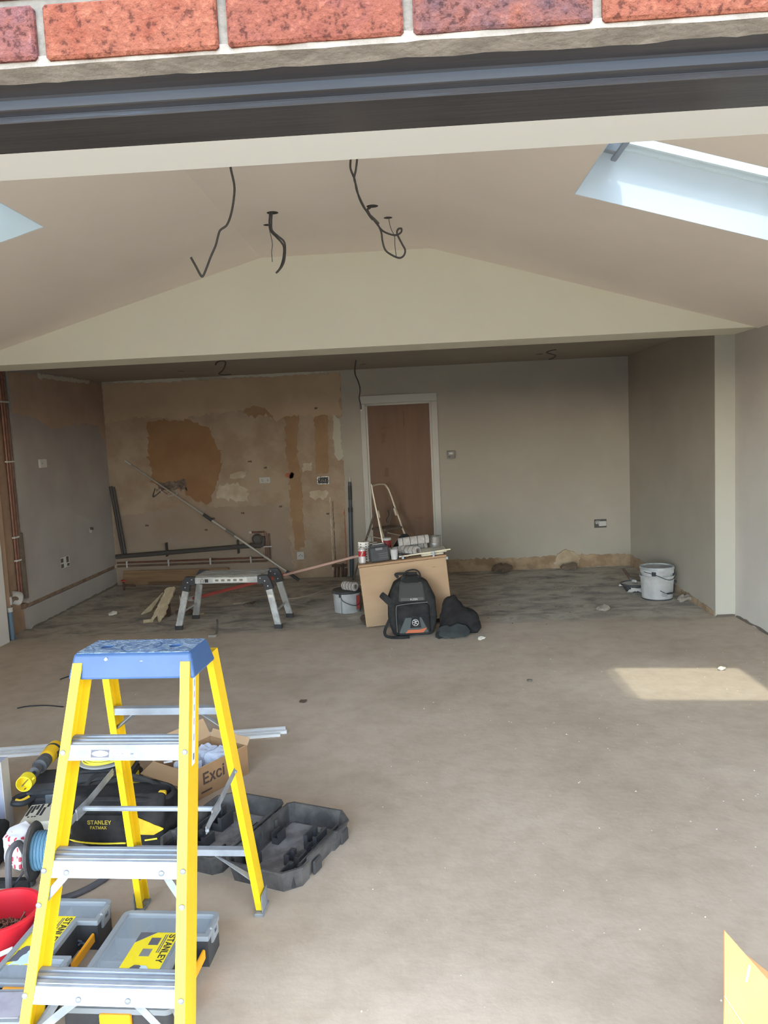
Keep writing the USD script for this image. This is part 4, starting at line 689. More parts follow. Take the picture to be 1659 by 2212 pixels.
for k in range(7): 
    x = -.19+.06*k; part(t, 'tail', tube([(x, .006, .05*r5.normal()*.5), (x+.03*r5.normal(), -.02-.02*r5.random(), -.02+.03*r5.normal()), (x+.05*r5.normal(), -.012, -.05+.03*r5.normal())], .006, 6, 5), (boxd, boxw, M('tail_pink', S(120, 90, 80), rough=.6))[k % 3])
# ------------------------------------------------------------------ pipework and poles at the back
cop = M('copper_pipe', S(124, 84, 68), S(104, 74, 60), scale=16, rough=.4, metal=.6); cop2 = M('copper_dull', S(112, 84, 68), S(90, 70, 58), scale=16, rough=.6, metal=.3); pw = M('pipe_black', S(58, 52, 46), rough=.6)
t = thing('copper_pipes', 'tall bundle of copper pipes in the recess at the far left', 'pipe', (-3.625, 6.76, 0))
for k, (y, mt) in enumerate(((-.03, cop), (.012, cop), (.052, cop2))): part(t, 'pipe', tube([(0, y, .34 if k < 2 else .3), (0, y+.004, 1.2), (0, y-.006, 2.39)], .013, 10, 4), mt)
for z in (.66, .87, 1.55, 2.08): part(t, 'clip', bx(-.012, .018, -.05, .07, z-.008, z+.008, .003), boxw)
part(t, 'lagging', tube([(.006, .058, .3), (.004, .056, .9)], .03, 10), M('lagging', S(92, 80, 66), S(78, 66, 54), scale=9, rough=.9))
t = thing('pipe_valve', 'round pale valve body at the foot of the left copper pipes', 'valve', (-3.615, 6.70, .32)); part(t, 'body', T(lathe([(0, 0), (.05, 0), (.062, .012), (.062, .08), (.05, .10), (0, .10)], 24), (.0, .03, -.01), rx=70, rz=-40), boxw); part(t, 'elbow', tube([(.0, -.02, 0), (.01, -.10, .02), (.0, -.16, -.01), (0, -.19, -.1)], .016, 10, 5), M('elbow', S(108, 90, 74), rough=.6)); part(t, 'union', cyl((0, -.17, -.02), (0, -.17, .05), .024, 12), boxw)
t = thing('blue_pipe', 'short blue water pipe rising from the floor at the far left', 'pipe', (-3.585, 6.47, 0)); part(t, 'pipe', cyl((0, 0, 0), (0, 0, .26), .022, 16), M('blue_pipe', S(84, 104, 118), rough=.5)); part(t, 'stop_end', cyl((0, 0, .25), (0, 0, .29), .026, 16), boxw)
t = thing('copper_pipes', 'copper pipes running low along the brown back wall', 'pipe', (-3.58, YB-.045, .26))
part(t, 'pipe', tube([(0, 0, .012), (1.75, 0, .008), (1.79, 0, .03), (1.79, 0, .30), (1.78, 0, .312), (1.62, 0, .312)], .011, 10), cop); part(t, 'pipe', tube([(0, 0, -.03), (1.78, 0, -.034), (1.83, 0, -.01), (1.83, 0, .29)], .011, 10), cop2)
for x in (.12, .62, 1.12, 1.6): part(t, 'clip', bx(x-.01, x+.01, -.016, .03, -.05, .03, .003), boxw)
part(t, 'clip', bx(1.76, 1.86, -.016, .03, .13, .145, .003), boxw); part(t, 'end_cap', cyl((1.63, 0, .312), (1.60, 0, .312), .016, 12), boxw)
t = thing('waste_pipe', 'black waste pipe running along the back wall from the left corner', 'pipe', (-3.57, YB-.06, .36))
part(t, 'pipe', cyl((-.01, 0, -.012), (1.70, 0, .06), .027, 16), pw); part(t, 'socket', cyl((1.6, 0, .056), (1.72, 0, .061), .034, 16), pw); part(t, 'elbow', tube([(1.70, 0, .06), (1.74, 0, .075), (1.75, 0, .11), (1.75, 0, .16)], .032, 12, 5), pw); part(t, 'trap', lathe([(0, 0), (.05, .0), (.06, .02), (.06, .05), (.04, .07), (0, .07)], 20) if 0 else T(lathe([(0, 0), (.05, .0), (.06, .02), (.06, .05), (.04, .07), (0, .07)], 20), (1.69, 0, .14), rx=90), pw)
for x in (.6, 1.45): part(t, 'bracket', bx(x-.006, x+.006, -.03, .045, -.03, .13, .002), pw)
t = thing('waste_pipe', 'pair of black pipe lengths leaning in the back left corner', 'pipe', (-3.54, YB-.06, .385))
for k in range(2): part(t, 'length', cyl((.05+.03*k, -.02*k, .0), (-.035+.03*k, -.005, .80-.01*k), .020, 12), pw)
t = thing('extension_pole', 'long silver extension pole leaning across the brown back wall', 'pole', (-1.42, 8.72, 0))
a, b = np.array([-.0, 0, .035]), np.array([-1.97, .19, 1.475]); L = lambda k: a+(b-a)*k
polm = M('pole_silver', S(168, 160, 148), rough=.35, metal=.5)
part(t, 'lower_tube', cyl(L(.04), L(.53), .014, 12), polm); part(t, 'upper_tube', cyl(L(.5), L(.97), .010, 12), polm); part(t, 'lock_collar', cyl(L(.49), L(.54), .020, 12), blk); part(t, 'handle_grip', cyl(L(-.012), L(.06), .019, 12), blk); part(t, 'taped_band', cyl(L(.36), L(.41), .0155, 12), M('band_grey', S(98, 92, 86), rough=.6)); part(t, 'tip', cyl(L(.965), L(1.0), .014, 12), boxw)
t = thing('red_pole', 'red and pale pole lying from the floor up to the chipboard unit', 'pole', (-2.40, 7.85, 0))
a, b = np.array([0, 0, .022]), np.array([1.86, -.78, .535]); part(t, 'red_sleeve', cyl(L(0), L(.56), .018, 12), M('red_dull', S(142, 62, 54), rough=.5)); part(t, 'pale_shaft', cyl(L(.55), L(1), .012, 12), M('pale_pink', S(178, 142, 128), rough=.5)); part(t, 'ferrule', cyl(L(.55), L(.575), .020, 12), M('red_dull', S(142, 62, 54))); part(t, 'end_cap', cyl(L(-.012), L(.015), .028, 12), boxw)
t = thing('upright_pole', 'dark blue-black pole standing against the wall left of the door', 'pole', (-.80, YB-.04, 0)); a, b = np.array([0, -.02, 0]), np.array([.03, .018, 1.16]); pb2 = M('pole_blue', S(58, 62, 68), rough=.4)
part(t, 'lower_tube', cyl(L(0), L(.68), .022, 14), pb2); part(t, 'upper_tube', cyl(L(.66), L(.96), .017, 14), pb2); part(t, 'collar', cyl(L(.655), L(.70), .026, 14), blk); part(t, 'thread_end', cyl(L(.95), L(1), .013, 12), boxw); part(t, 'grip', cyl(L(.78), L(.92), .020, 14), blk)
t = thing('pipe_stubs', 'cluster of dark rusty pipe stubs low on the wall beside the upright pole', 'pipe', (-.94, YB-.04, 0)); rust = M('rust', S(88, 64, 48), S(66, 50, 40), scale=20, rough=.9)
for k, (x, h) in enumerate(((-.06, .15), (-.02, .12), (.03, .16), (.065, .1))): part(t, 'stub', cyl((x, .0, 0), (x+.01, .01, h), .014, 10), rust)
part(t, 'bracket', bx(-.09, .09, .0, .03, .12, .15, .004), rust)
t = thing('floor_board', 'warped brown board lying against the foot of the brown wall', 'board', (-2.9, 8.86, 0), -2.5); part(t, 'board', T(bx(-.62, .66, -.008, .008, 0, .17, .003), ry=0, rx=-12, t=(0, .0, .004)), M('old_wood', S(138, 108, 76), S(120, 92, 64), scale=6, rough=.85, stretch=(.3, 4, 4))); part(t, 'batten', T(bx(-.3, .7, -.035, -.015, .0, .035, .003), t=(0, 0, 0)), M('old_wood2', S(104, 80, 58), rough=.9))
t = thing('red_valve', 'small red valve handle on the floor at the back left corner', 'valve', (-3.40, 8.60, 0)); part(t, 'wheel', T(lathe([(.0, -.008), (.028, -.008), (.034, 0), (.028, .008), (0, .008)], 16), (0, 0, .11)), M('red_handle', S(156, 60, 48), rough=.5)); part(t, 'stem', cyl((0, 0, 0), (0, 0, .11), .012, 10), rust); part(t, 'spout', cyl((0, 0, .06), (.14, -.02, .05), .012, 10), rust)

# ------------------------------------------------------------------ hop-up platform
hop = thing('work_platform', 'folding aluminium work platform with four splayed legs and black hinges', 'platform', (-1.685, 6.785, 0), -4.8)
hz = .465
part(hop, 'deck', bx(-.30, .30, -.15, .16, hz-.012, hz, .003), M('deck_grey', S(150, 142, 130), S(132, 126, 116), scale=12, rough=.6))
for k in range(9): part(hop, 'tread_rib', bx(-.30, .30, -.135+.034*k, -.125+.034*k, hz, hz+.003, .001), M('deck_grey', S(150, 142, 130)))
hal = M('dusty_alu', S(176, 174, 168), S(150, 148, 142), scale=14, rough=.5, metal=.3)
for y in (-.165, .175): part(hop, 'side_rail', bx(-.30, .30, y-.013, y+.013, hz-.06, hz-.004, .003), hal)
part(hop, 'warning_label', bx(-.235, -.16, -.1795, -.178, hz-.052, hz-.012), boxw); part(hop, 'warning_label', bx(-.12, .19, -.1795, -.178, hz-.05, hz-.014), M('lab_pale', S(196, 190, 178), rough=.5))
part(hop, 'label_print', bx(-.195, -.163, -.1805, -.179, hz-.05, hz-.02), ink); part(hop, 'label_print', tube([(-.232, -.1795, hz-.048), (-.232, -.1795, hz-.03), (-.219, -.1795, hz-.016), (-.206, -.1795, hz-.03), (-.206, -.1795, hz-.048), (-.219, -.1795, hz-.04)], .002, 5), ink)
for k in range(5): part(hop, 'label_print', bx(-.1+.055*k, -.07+.055*k, -.1805, -.179, hz-.042, hz-.024), M('print_grey', S(110, 106, 100), rough=.6))
for sx in (-1, 1):
    for sy, y in ((-1, -.165), (1, .175)):
        pts = [(sx*.285, hz+.0), (sx*.37, hz+.004), (sx*.395, hz-.03), (sx*.42, hz-.115), (sx*.345, hz-.13), (sx*.335, hz-.07), (sx*.285, hz-.07)]
        part(hop, 'hinge', yprism(pts[::sx], y-.024, y+.024), blk, smooth=False)
        for q in ((.31, -.02), (.35, -.045), (.375, -.09)): part(hop, 'hinge_rivet', cyl((sx*q[0], y-.026, hz+q[1]), (sx*q[0], y+.026, hz+q[1]), .006, 8), hal)
        p0 = np.array([sx*.378, y, hz-.115]); p1 = np.array([sx*.452, y+sy*.035, .03]); w_ = .026
        lg = hull([(p[0]+ax*w_, p[1]+ay*.010, p[2], .003) for p in (p0, p1) for ax in (-1, 1) for ay in (-1, 1)], 6); part(hop, 'leg', lg, hal)
        ft = hull([(p1[0]+ax*.03, p1[1]+ay*.014, z, .004) for ax in (-1, 1) for ay in (-1, 1) for z in (.004, .034)], 6); part(hop, 'foot', ft, blk)
        if sy < 0 and sx > 0: part(hop, 'leg_label', hull([(p0[0]*.8+p1[0]*.2+ax*.018, p0[1]+.0-.0135+(-.007), hz-.2+zz, .001) for ax in (-1, 1) for zz in (-.03, .03)], 5), M('lab_pale', S(196, 190, 178)))
    part(hop, 'cross_brace', cyl((sx*.43, -.165, .15), (sx*.43, .175, .15), .010, 10), hal)
t = thing('wood_offcut', 'splintered pale board offcut propped on the floor left of the platform', 'offcut', (-2.46, 7.05, 0), 0)
ow = M('offcut_wood', S(176, 158, 126), S(160, 142, 112), scale=5, rough=.85, stretch=(4, 4, .5)); m = prism(ragged([(-.08, -.19), (-.03, -.13), (.0, -.20), (.02, -.16), (.04, -.12), (.085, .20), (.0, .19), (-.02, .12)], .004, .02, 3), .018); part(t, 'board', T(m, (.02, .04, .13), rx=42), ow, smooth=False); part(t, 'prop', T(bx(-.03, .05, .10, .16, 0, .16, .004)), rust); part(t, 'splinter', T(bx(-.16, -.07, -.07, -.055, 0, .03, .003), rz=20), ow)
t = thing('wood_strip', 'thin pale batten resting behind the splintered board', 'offcut', (-2.62, 7.36, 0), 0); part(t, 'strip', hull([(-.10, -.10, .01, .006), (-.02, -.06, .03, .006), (.06, .05, .17, .006)], 6), ow); part(t, 'end', hull([(.06, .05, .17, .008), (.07, .06, .18, .008)], 6), ow)
t = thing('wire_coil', 'loose coil of thin wire on the floor under the platform', 'wire', (-1.62, 7.55, 0), 0)
for k in range(4): part(t, 'turn', tube([(.16*(1-.1*k)*math.cos(u)+.02*k, .14*(1-.08*k)*math.sin(u), .008+.006*k) for u in np.linspace(0, 2*np.pi, 30, endpoint=False)], .005, 5, closed=True), M('wire_dull', S(96, 86, 74), rough=.7))
t = thing('loose_cable', 'thin pale cable trailing over the back floor to the left bucket', 'cable', (-1.6, 7.7, 0)); part(t, 'cable', tube([(-.3, -.1, .006), (0, .05, .006), (.35, .1, .006), (.6, .5, .006), (.75, .62, .006), (.95, .65, .006)], .005, 6, 6), M('cable_tan', S(140, 124, 104), rough=.6)); part(t, 'plug', bx(.94, 1.0, .62, .68, 0, .03, .006), boxw)
t = thing('brick_lump', 'broken dark brick lump behind the platform leg', 'rubble', (-2.26, 7.18, 0)); part(t, 'lump', refine(hull([(-.08, 0, .03, .02), (.07, .02, .025, .02), (.02, -.04, .03, .02), (0, .03, .06, .015)], 6), .03), rust, smooth=False); part(t, 'chip', hull([(.13, -.03, .015, .012), (.17, 0, .012, .01)], 6), ow)
t = thing('white_sleeve', 'white plastic cap end on the floor by the red pole tip', 'cap', (-2.45, 7.78, 0), 20); part(t, 'cap', T(lathe([(0, 0), (.03, 0), (.034, .06), (0, .06)], 16), (-.05, 0, .034), ry=90), boxw); part(t, 'lip', T(lathe([(.028, 0), (.04, 0), (.04, .01), (.028, .01)], 16), (-.05, 0, .04), ry=90), boxw)

# ------------------------------------------------------------------ chipboard unit and what stands on it
BXR, ROLLB = 3.0, 4.5; sr4, cr4 = math.sin(math.radians(ROLLB)), math.cos(math.radians(ROLLB)); ux, uy = math.cos(math.radians(BXR)), math.sin(math.radians(BXR))
BX0 = np.array([-.477, 6.461]); at = lambda u, v: (BX0[0]+u*ux-v*uy, BX0[1]+u*uy+v*ux)
cu = thing('chipboard_unit', 'pale chipboard kitchen unit tilted on a stub, backpack leaning on it', 'cabinet', (*BX0, 0), rot=(0, -ROLLB, BXR))
cm = M('beech_board', S(164, 132, 98), S(157, 125, 90), scale=2.5, rough=.6, bump=.03, stretch=(.4, 1, 3)); cmt = M('beech_edge', S(150, 116, 82), rough=.6)
tilt = lambda v: v
part(cu, 'front_panel', shear(bx(.0, .745, -.009, .009, .004, .522, .002), tilt), cm); part(cu, 'top_board', shear(bx(-.006, .751, -.012, .50, .525, .545, .003), tilt), cmt)
for u in (.0, .727): part(cu, 'side_panel', shear(bx(u, u+.018, .009, .49, .01, .525, .002), tilt), cmt)
part(cu, 'back_panel', shear(bx(.018, .727, .474, .49, .01, .525, .002), tilt), cmt); part(cu, 'hinge_plate', shear(bx(.741, .765, .0, .03, .50, .525, .002), tilt), galv); part(cu, 'stub_foot', refine(hull([(.0, .08, .03, .028), (-.02, .16, .05, .03), (.03, .2, .03, .028)], 8), .03), rust)
part(cu, 'scratch', shear(bx(.62, .65, -.0105, -.0085, .45, .454), tilt), M('scratch', S(132, 98, 66), rough=.8))
part(cu, 'prop_block', bx(.55, .70, .1, .4, -.056, .008, .004), rust)
def ontop(u, v):
    x, y = at(cr4*u - sr4*.546, v); return (x, y, sr4*u + cr4*.546 + .005)
t = thing('drink_can', 'silver and red drink can on the front left of the chipboard unit', 'can', ontop(.035, .05)); part(t, 'body', lathe([(0, 0), (.024, 0), (.031, .008), (.033, .012), (.033, .118), (.026, .13), (.0265, .134), (0, .132)], 28), M('can_silver', S(196, 186, 180), rough=.3, metal=.6)); part(t, 'red_band', lathe([(.0331, .062), (.0336, .064), (.0336, .105), (.0331, .107)], 28), M('can_red', S(150, 34, 38), rough=.35)); part(t, 'white_swoosh', T(prism(ragged([(-.012, -.02), (.004, .018), (.012, .018), (-.004, -.02)], .0006, .004, 2), .001), (0, -.0335, .085), rx=90), boxw, smooth=False); part(t, 'ring_pull', bx(-.006, .008, -.005, .005, .131, .136, .001), steel)
def dots(nm, c, s): return usdkit.material(stage, '/World/Looks/'+nm, {'t': ('texture_coordinate', {}), 'v': ('voronoi_texture', {'scale': s, 'randomness': .0}), 'l': ('math', {'math_type': 'less_than', 'value2': .26}), 'm': ('mix', {'color1': S(206, 198, 186), 'color2': c}), 'p': ('principled_bsdf', {'roughness': .7})}, [('t.object', 'v.vector'), ('v.distance', 'l.value1'), ('l.value', 'm.fac'), ('m.color', 'p.base_color')], surface='p.BSDF')
dm = dots('dotted_paper', S(60, 56, 54), 46)
t = thing('paper_roll', 'white paper roll with black dots behind the drink can', 'paper roll', ontop(.05, .16)); part(t, 'roll', lathe([(.02, 0), (.05, 0), (.05, .17), (.02, .17)], 28), dm); part(t, 'core', lathe([(.015, .0), (.0205, 0), (.0205, .171), (.015, .171)], 20), cmt)
t = thing('paper_roll', 'smaller dotted paper roll right of the tall dotted roll', 'paper roll', ontop(.115, .26)); part(t, 'roll', lathe([(.02, 0), (.055, 0), (.055, .14), (.02, .14)], 28), dm); part(t, 'core', lathe([(.015, .0), (.0205, 0), (.0205, .141), (.015, .141)], 20), cmt)
t = thing('radio', 'black site radio with raised aerial on the chipboard unit', 'radio', ontop(.185, .06), rot=(0, -ROLLB, 8))
part(t, 'case', bx(-.085, .085, -.045, .045, 0, .13, .012), blk); part(t, 'battery_block', bx(-.07, .06, -.03, .05, .125, .15, .008), blk); part(t, 'display', bx(-.03, .03, -.0465, -.044, .10, .12), M('display', S(104, 102, 98), rough=.3))
for k in range(3): part(t, 'grille_slot', bx(-.01, .07, -.0465, -.0445, .03+.018*k, .035+.018*k), M('slot', S(86, 82, 78), rough=.6))
part(t, 'top_paper', bx(-.05, .05, -.035, .0, .149, .153), boxw); part(t, 'aerial', hull([(.045, .02, .15, .006), (.01, .02, .66, .0035)], 8), M('aerial_pale', S(206, 192, 168), rough=.35, metal=.3))
rm = M('sleeve_white', S(166, 158, 149), S(150, 142, 132), scale=50, rough=.95, bump=.4, bscale=120); rst = M('sleeve_stripe', S(88, 80, 72), rough=.95)
def sleeve(lab, pos, rot, L_, R, pitch=0, g='paint roller sleeves'):
    x, y, z = pos; t = thing('roller_sleeve', lab, 'paint roller', (x, y, z), group=g, rot=(0, pitch, rot))
    part(t, 'pile', T(lathe([(R*.55, -L_/2), (R*.9, -L_/2), (R, -L_/2+.006), (R, L_/2-.006), (R*.9, L_/2), (R*.55, L_/2)], 24), ry=90), rm)
    for k in range(4): part(t, 'stripe', T(lathe([(R*.99, -.003), (R+.0012, -.002), (R+.0012, .002), (R*.99, .003)], 24), (-L_*.36+L_*.24*k, 0, 0), ry=90), rst)
    part(t, 'core', T(lathe([(R*.42, -L_/2-.003), (R*.56, -L_/2-.003), (R*.56, L_/2+.003), (R*.42, L_/2+.003)], 20), ry=90), M('core_grey', S(126, 116, 106), rough=.8))
for k, (u, v, z, r, lab) in enumerate([(.265, .225, .038, 10, 'lower left paint roller sleeve in the stack on the chipboard unit'), (.50, .315, .038, 6, 'rear lower paint roller sleeve in the stack on the chipboard unit'), (.445, .168, .040, -48, 'front striped paint roller sleeve whose open end faces the viewer'), (.49, .262, .106, 6, 'topmost long striped paint roller sleeve on the chipboard unit')]):
    x, y, z0 = ontop(u, v); sleeve(lab, (x, y, z0+z+.004), r, .22 if k < 3 else .27, .038, -ROLLB*math.cos(math.radians(r)))
t = thing('paint_tin', 'small grey metal paint tin at the back right of the chipboard unit', 'tin', ontop(.685, .38)); part(t, 'body', lathe([(0, 0), (.052, 0), (.054, .004), (.054, .104), (.057, .108), (.054, .112), (.042, .110), (.040, .100), (0, .100)], 28), M('tin_grey', S(132, 126, 116), rough=.45, metal=.4)); part(t, 'handle', tube([(-.055, 0, .085), (-.03, -.05, .05), (.03, -.05, .05), (.055, 0, .085)], .002, 6, 6), steel); part(t, 'paint', lathe([(0, .098), (.041, .098), (.041, .1005), (0, .1005)], 24), boxw)
t = thing('tape_tub', 'red tub with white lid among the clutter on the chipboard unit', 'tub', ontop(.25, .37)); part(t, 'tub', lathe([(0, 0), (.04, 0), (.044, .13), (0, .13)], 24), M('tub_red', S(140, 44, 44), rough=.5)); part(t, 'lid', lathe([(0, .13), (.046, .13), (.046, .15), (0, .15)], 24), boxw)
t = thing('work_glove', 'crumpled dark work glove behind the roller sleeves', 'glove', ontop(.41, .45), rot=(0, -ROLLB, 20)); m = refine(hull([(-.08, 0, .03, .03), (.06, 0, .05, .045), (.1, .02, .02, .02), (0, 0, .12, .03), (.03, .0, .14, .02)], 8), .02); v = np.array(m.vertices); v += (meshkit.fbm(v*30, 3, 3)[:, None]-.5)*.03; v[:, 2] = np.maximum(v[:, 2], 0); m.vertices = v; part(t, 'palm', m, blkf, smooth=True)
for k in range(3): part(t, 'finger', hull([(.08+.01*k, -.03+.03*k, .03, .014), (.13+.008*k, -.04+.035*k, .016, .012)], 8), blkf)
t = thing('paint_scraper', 'dark tool lying flat in front of the roller sleeves', 'tool', ontop(.385, .075), rot=(0, -ROLLB, 2)); part(t, 'handle', bx(-.07, .0, -.02, .02, 0, .04, .01), blk); part(t, 'pad', bx(.0, .05, -.03, .03, .0, .028, .006), M('tool_brown', S(78, 60, 52), rough=.8))
t = thing('plastic_cup', 'clear crumpled plastic cup between the radio and the roller sleeves', 'cup', ontop(.31, .05)); part(t, 'cup', lathe([(0, 0), (.026, 0), (.034, .085), (.032, .085), (.0245, .003), (0, .003)], 20), M('cup_white', S(176, 172, 168), rough=.3)); part(t, 'rim', lathe([(.032, .083), (.036, .085), (.032, .087)], 20), boxw)
t = thing('paint_tray', 'white paint spattered boards laid over the right end of the chipboard unit', 'tray', ontop(.64, .128), rot=(0, -ROLLB, 4)); tw = M('tray_white', S(196, 186, 164), S(170, 160, 140), scale=12, rough=.7)
part(t, 'board', T(bx(-.10, .12, -.10, .13, .012, .030, .003)), tw); part(t, 'board', T(bx(-.10, .09, -.12, .10, .0, .012, .003)), tw); part(t, 'rod', cyl((-.29, -.10, .02), (.15, -.13, .034), .006, 8), M('rod_pale', S(200, 186, 158), rough=.6)); part(t, 'clamp', bx(-.01, .01, -.148, -.141, -.012, .04, .002), galv); part(t, 'clamp', bx(-.27, -.25, -.125, -.11, -.0, .022, .002), galv)

# ------------------------------------------------------------------ aluminium stepladder in front of the door
al = thing('stepladder', 'small thin aluminium stepladder with hoop rail in front of the brown door', 'ladder', (-.42, 8.62, 0)); f_ = np.array([.72, -.69, 0]); w_ = np.array([.69, .72, 0]); zz = np.array([0, 0, 1.])
P3 = lambda f, w, z: f_*f + w_*w + zz*z
thn = M('ladder_tube', S(176, 160, 138), rough=.4, metal=.4); thd = M('ladder_dark', S(96, 84, 72), rough=.5, metal=.3)
part(al, 'hoop', tube([P3(.43, -.19, 0.012), P3(.17, -.16, .62), P3(.04, -.135, .97), P3(.01, -.115, 1.05), P3(0, -.08, 1.082), P3(0, 0, 1.09), P3(0, .08, 1.082), P3(.01, .115, 1.05), P3(.04, .135, .97), P3(.17, .16, .62), P3(.43, .19, .012)], .011, 10, 6), thn)
for s in (-1, 1):
    part(al, 'rear_leg', tube([P3(.08, s*.13, .84), P3(-.12, s*.16, .40), P3(-.30, s*.19, .012)], .012, 8), thd); part(al, 'hinge', hull([(*P3(.1, s*.13, .80), .016), (*P3(.12, s*.135, .74), .016)], 8), thn); part(al, 'stay', tube([P3(.22, s*.145, .5), P3(-.06, s*.155, .52)], .006, 6), thn)
    for q in (.43, -.30): part(al, 'foot', hull([(*P3(q, s*.19, .012), .013), (*P3(q, s*.19, .04), .014)], 8), blk)
for f, z, d in ((.13, .60, .22), (.28, .36, .09), (.37, .14, .09)):
    m = bx(-.135-(.6-z)*.06, .135+(.6-z)*.06, -d/2, d/2, -.012, .012, .004); part(al, 'step', frame(m, P3(f-.03, 0, z), w_, -f_), thd)
part(al, 'hanging_cord', tube([P3(.10, .03, .80), P3(.12, .02, .74), P3(.10, .0, .70), P3(.11, .0, .66)], .006, 6, 6), ink)

# ------------------------------------------------------------------ backpack
bp_ = thing('backpack', 'black backpack with orange base stripe leaning on the chipboard unit', 'backpack', (-.075, 6.20, 0), 4)
lean = lambda v: np.stack([v[:, 0] + .0*v[:, 2], v[:, 1] + .26*np.maximum(v[:, 2]-.05, 0), v[:, 2]*.95], 1)
S3 = []
for (x, z, r) in ((-.125, .05, .05), (.125, .05, .05), (-.15, .15, .05), (.15, .15, .05), (-.145, .3, .05), (.145, .3, .05), (-.10, .40, .05), (.10, .40, .05), (-.03, .445, .045), (.04, .445, .045)): S3 += [(x, -.03, z, r), (x, .07, z, r)]
m = refine(hull(S3, 10), .03); part(bp_, 'body', shear(m, lean), blkf, smooth=True)
m = refine(hull([(sx*.10, -.085, z, .035) for sx in (-1, 1) for z in (.05, .24)] + [(sx*.11, -.05, z, .04) for sx in (-1, 1) for z in (.05, .24)], 10), .03); part(bp_, 'front_pocket', shear(m, lean), blkf, smooth=True)
m = hull([(sx*.08, -.07, .42, .02) for sx in (-1, 1)] + [(sx*.095, -.085, .31, .015) for sx in (-1, 1)] + [(sx*.06, -.02, .47, .02) for sx in (-1, 1)], 8); part(bp_, 'top_flap', shear(m, lean), M('grey_fabric', S(60, 58, 54), rough=.95, bump=.2, bscale=160), smooth=True)
part(bp_, 'flap_band', shear(bx(-.095, .095, -.104, -.09, .300, .328, .003), lean), M('band_fabric', S(74, 72, 68), rough=.8))
part(bp_, 'lettering', shear(text('KLEIN', .015, (-.018, -.1042, .305), (1, 0, 0), (0, 0, 1), bold=True), lean), boxw, smooth=False)
part(bp_, 'base_panel', shear(hull([(sx*.11, -.118, .05, .008) for sx in (-1, 1)] + [(sx*.06, -.118, .16, .008) for sx in (-1, 1)], 8), lean), M('panel_fabric', S(72, 76, 72), rough=.8))
part(bp_, 'orange_stripe', shear(yprism([(-.07, .045), (.075, .045), (.105, .082), (.04, .07), (-.045, .072)], -.130, -.124), lean), M('orange_fabric', S(178, 92, 52), rough=.7), smooth=False)
part(bp_, 'badge_panel', shear(yprism([(-.03, .085), (.06, .085), (.045, .185), (-.01, .185)], -.129, -.122), lean), blkf, smooth=False)
bd = [cut(cyl((.014, -.131, .128), (.014, -.128, .128), .027, 28), cyl((.014, -.135, .128), (.014, -.12, .128), .023, 28))]
for (a0, b0) in (((-.012, .018), (.006, .006)), ((.006, .006), (-.008, -.016)), ((.0, .014), (.016, .008)), ((.004, -.004), (.016, -.014)), ((-.018, .0), (-.004, .002))): bd.append(hull([(.014+a0[0], -.1295, .128+a0[1], .0028), (.014+b0[0], -.1295, .128+b0[1], .0028)], 6))
part(bp_, 'round_badge', shear(cat_(bd), lean), M('badge_grey', S(186, 180, 170), rough=.6), smooth=False)
part(bp_, 'zip', shear(tube([(-.135, -.105, .05), (-.135, -.11, .24), (-.11, -.112, .27), (.0, -.122, .283), (.125, -.11, .285)], .0035, 6, 6), lean), M('zip_grey', S(92, 88, 82), rough=.5))
part(bp_, 'top_handle', shear(tube([(-.05, .02, .48), (-.03, .0, .525), (.03, -.01, .54), (.075, .0, .515), (.09, .0, .45)], .007, 8, 6), lean), blkf); part(bp_, 'grab_handle', shear(tube([(-.10, .05, .47), (-.115, .04, .50), (-.02, .04, .50), (.06, .04, .50)], .012, 8, 5), lean), blkf)
part(bp_, 'shoulder_strap', hull([(-.15, .0, .27, .014), (-.17, .0, .25, .02), (-.235, -.02, .35, .014), (-.25, -.02, .33, .014)], 8), blkf)
part(bp_, 'shoulder_strap', tube([(-.17, .0, .16), (-.20, -.03, .12), (-.235, -.06, .05), (-.22, -.10, .018), (-.14, -.14, .014), (-.04, -.14, .014)], .012, 8, 6), blkf)

# ------------------------------------------------------------------ black jacket heap
jk = thing('jacket', 'black jacket heaped on the floor right of the backpack', 'jacket', (.285, 6.13, 0), 0)
P = m3.Manifold.batch_boolean([man(hull(h, 12)) for h in ([(-.10, .05, .05, .05), (-.06, .08, .25, .045), (-.03, .06, .27, .04), (.04, .06, .14, .06)], [(-.12, .02, .04, .04), (.14, .04, .05, .05), (.12, .06, .13, .05), (.0, .05, .18, .06)], [(.10, .03, .08, .06), (.145, .04, .04, .04), (.12, .02, .14, .045)])], m3.OpType.Add)
m = tri(P.refine_to_length(.02)); m.merge_vertices(); trimesh.smoothing.filter_taubin(m, iterations=8); v = np.array(m.vertices); n_ = m.vertex_normals; v = v + n_*((meshkit.fbm(v*[14, 14, 8], 4, 3)[:, None]-.5)*.055 + (meshkit.fbm(v*30, 2, 5)[:, None]-.5)*.016); v[:, 2] = np.maximum(v[:, 2], 0); m.vertices = v
part(jk, 'body', m, M('jacket_black', S(36, 33, 32), S(44, 42, 40), scale=8, rough=.95, spec=.1, bump=.3, bscale=90), smooth=True)
m = refine(hull([(-.155, -.10, .03, .03), (.04, -.11, .03, .03), (.06, -.06, .045, .04), (-.14, -.05, .05, .03), (-.02, -.05, .06, .04)], 10), .02); v = np.array(m.vertices); v += (meshkit.fbm(v*20, 3, 8)[:, None]-.5)*.04; v[:, 2] = np.maximum(v[:, 2], 0); m.vertices = v
part(jk, 'sleeve', m, M('jacket_green', S(50, 54, 50), S(40, 42, 40), scale=9, rough=.95, bump=.3), smooth=True); part(jk, 'cuff', T(lathe([(.018, -.012), (.03, -.012), (.03, .012), (.018, .012)], 18), (-.15, -.11, .032), rx=70, rz=40), blkf)

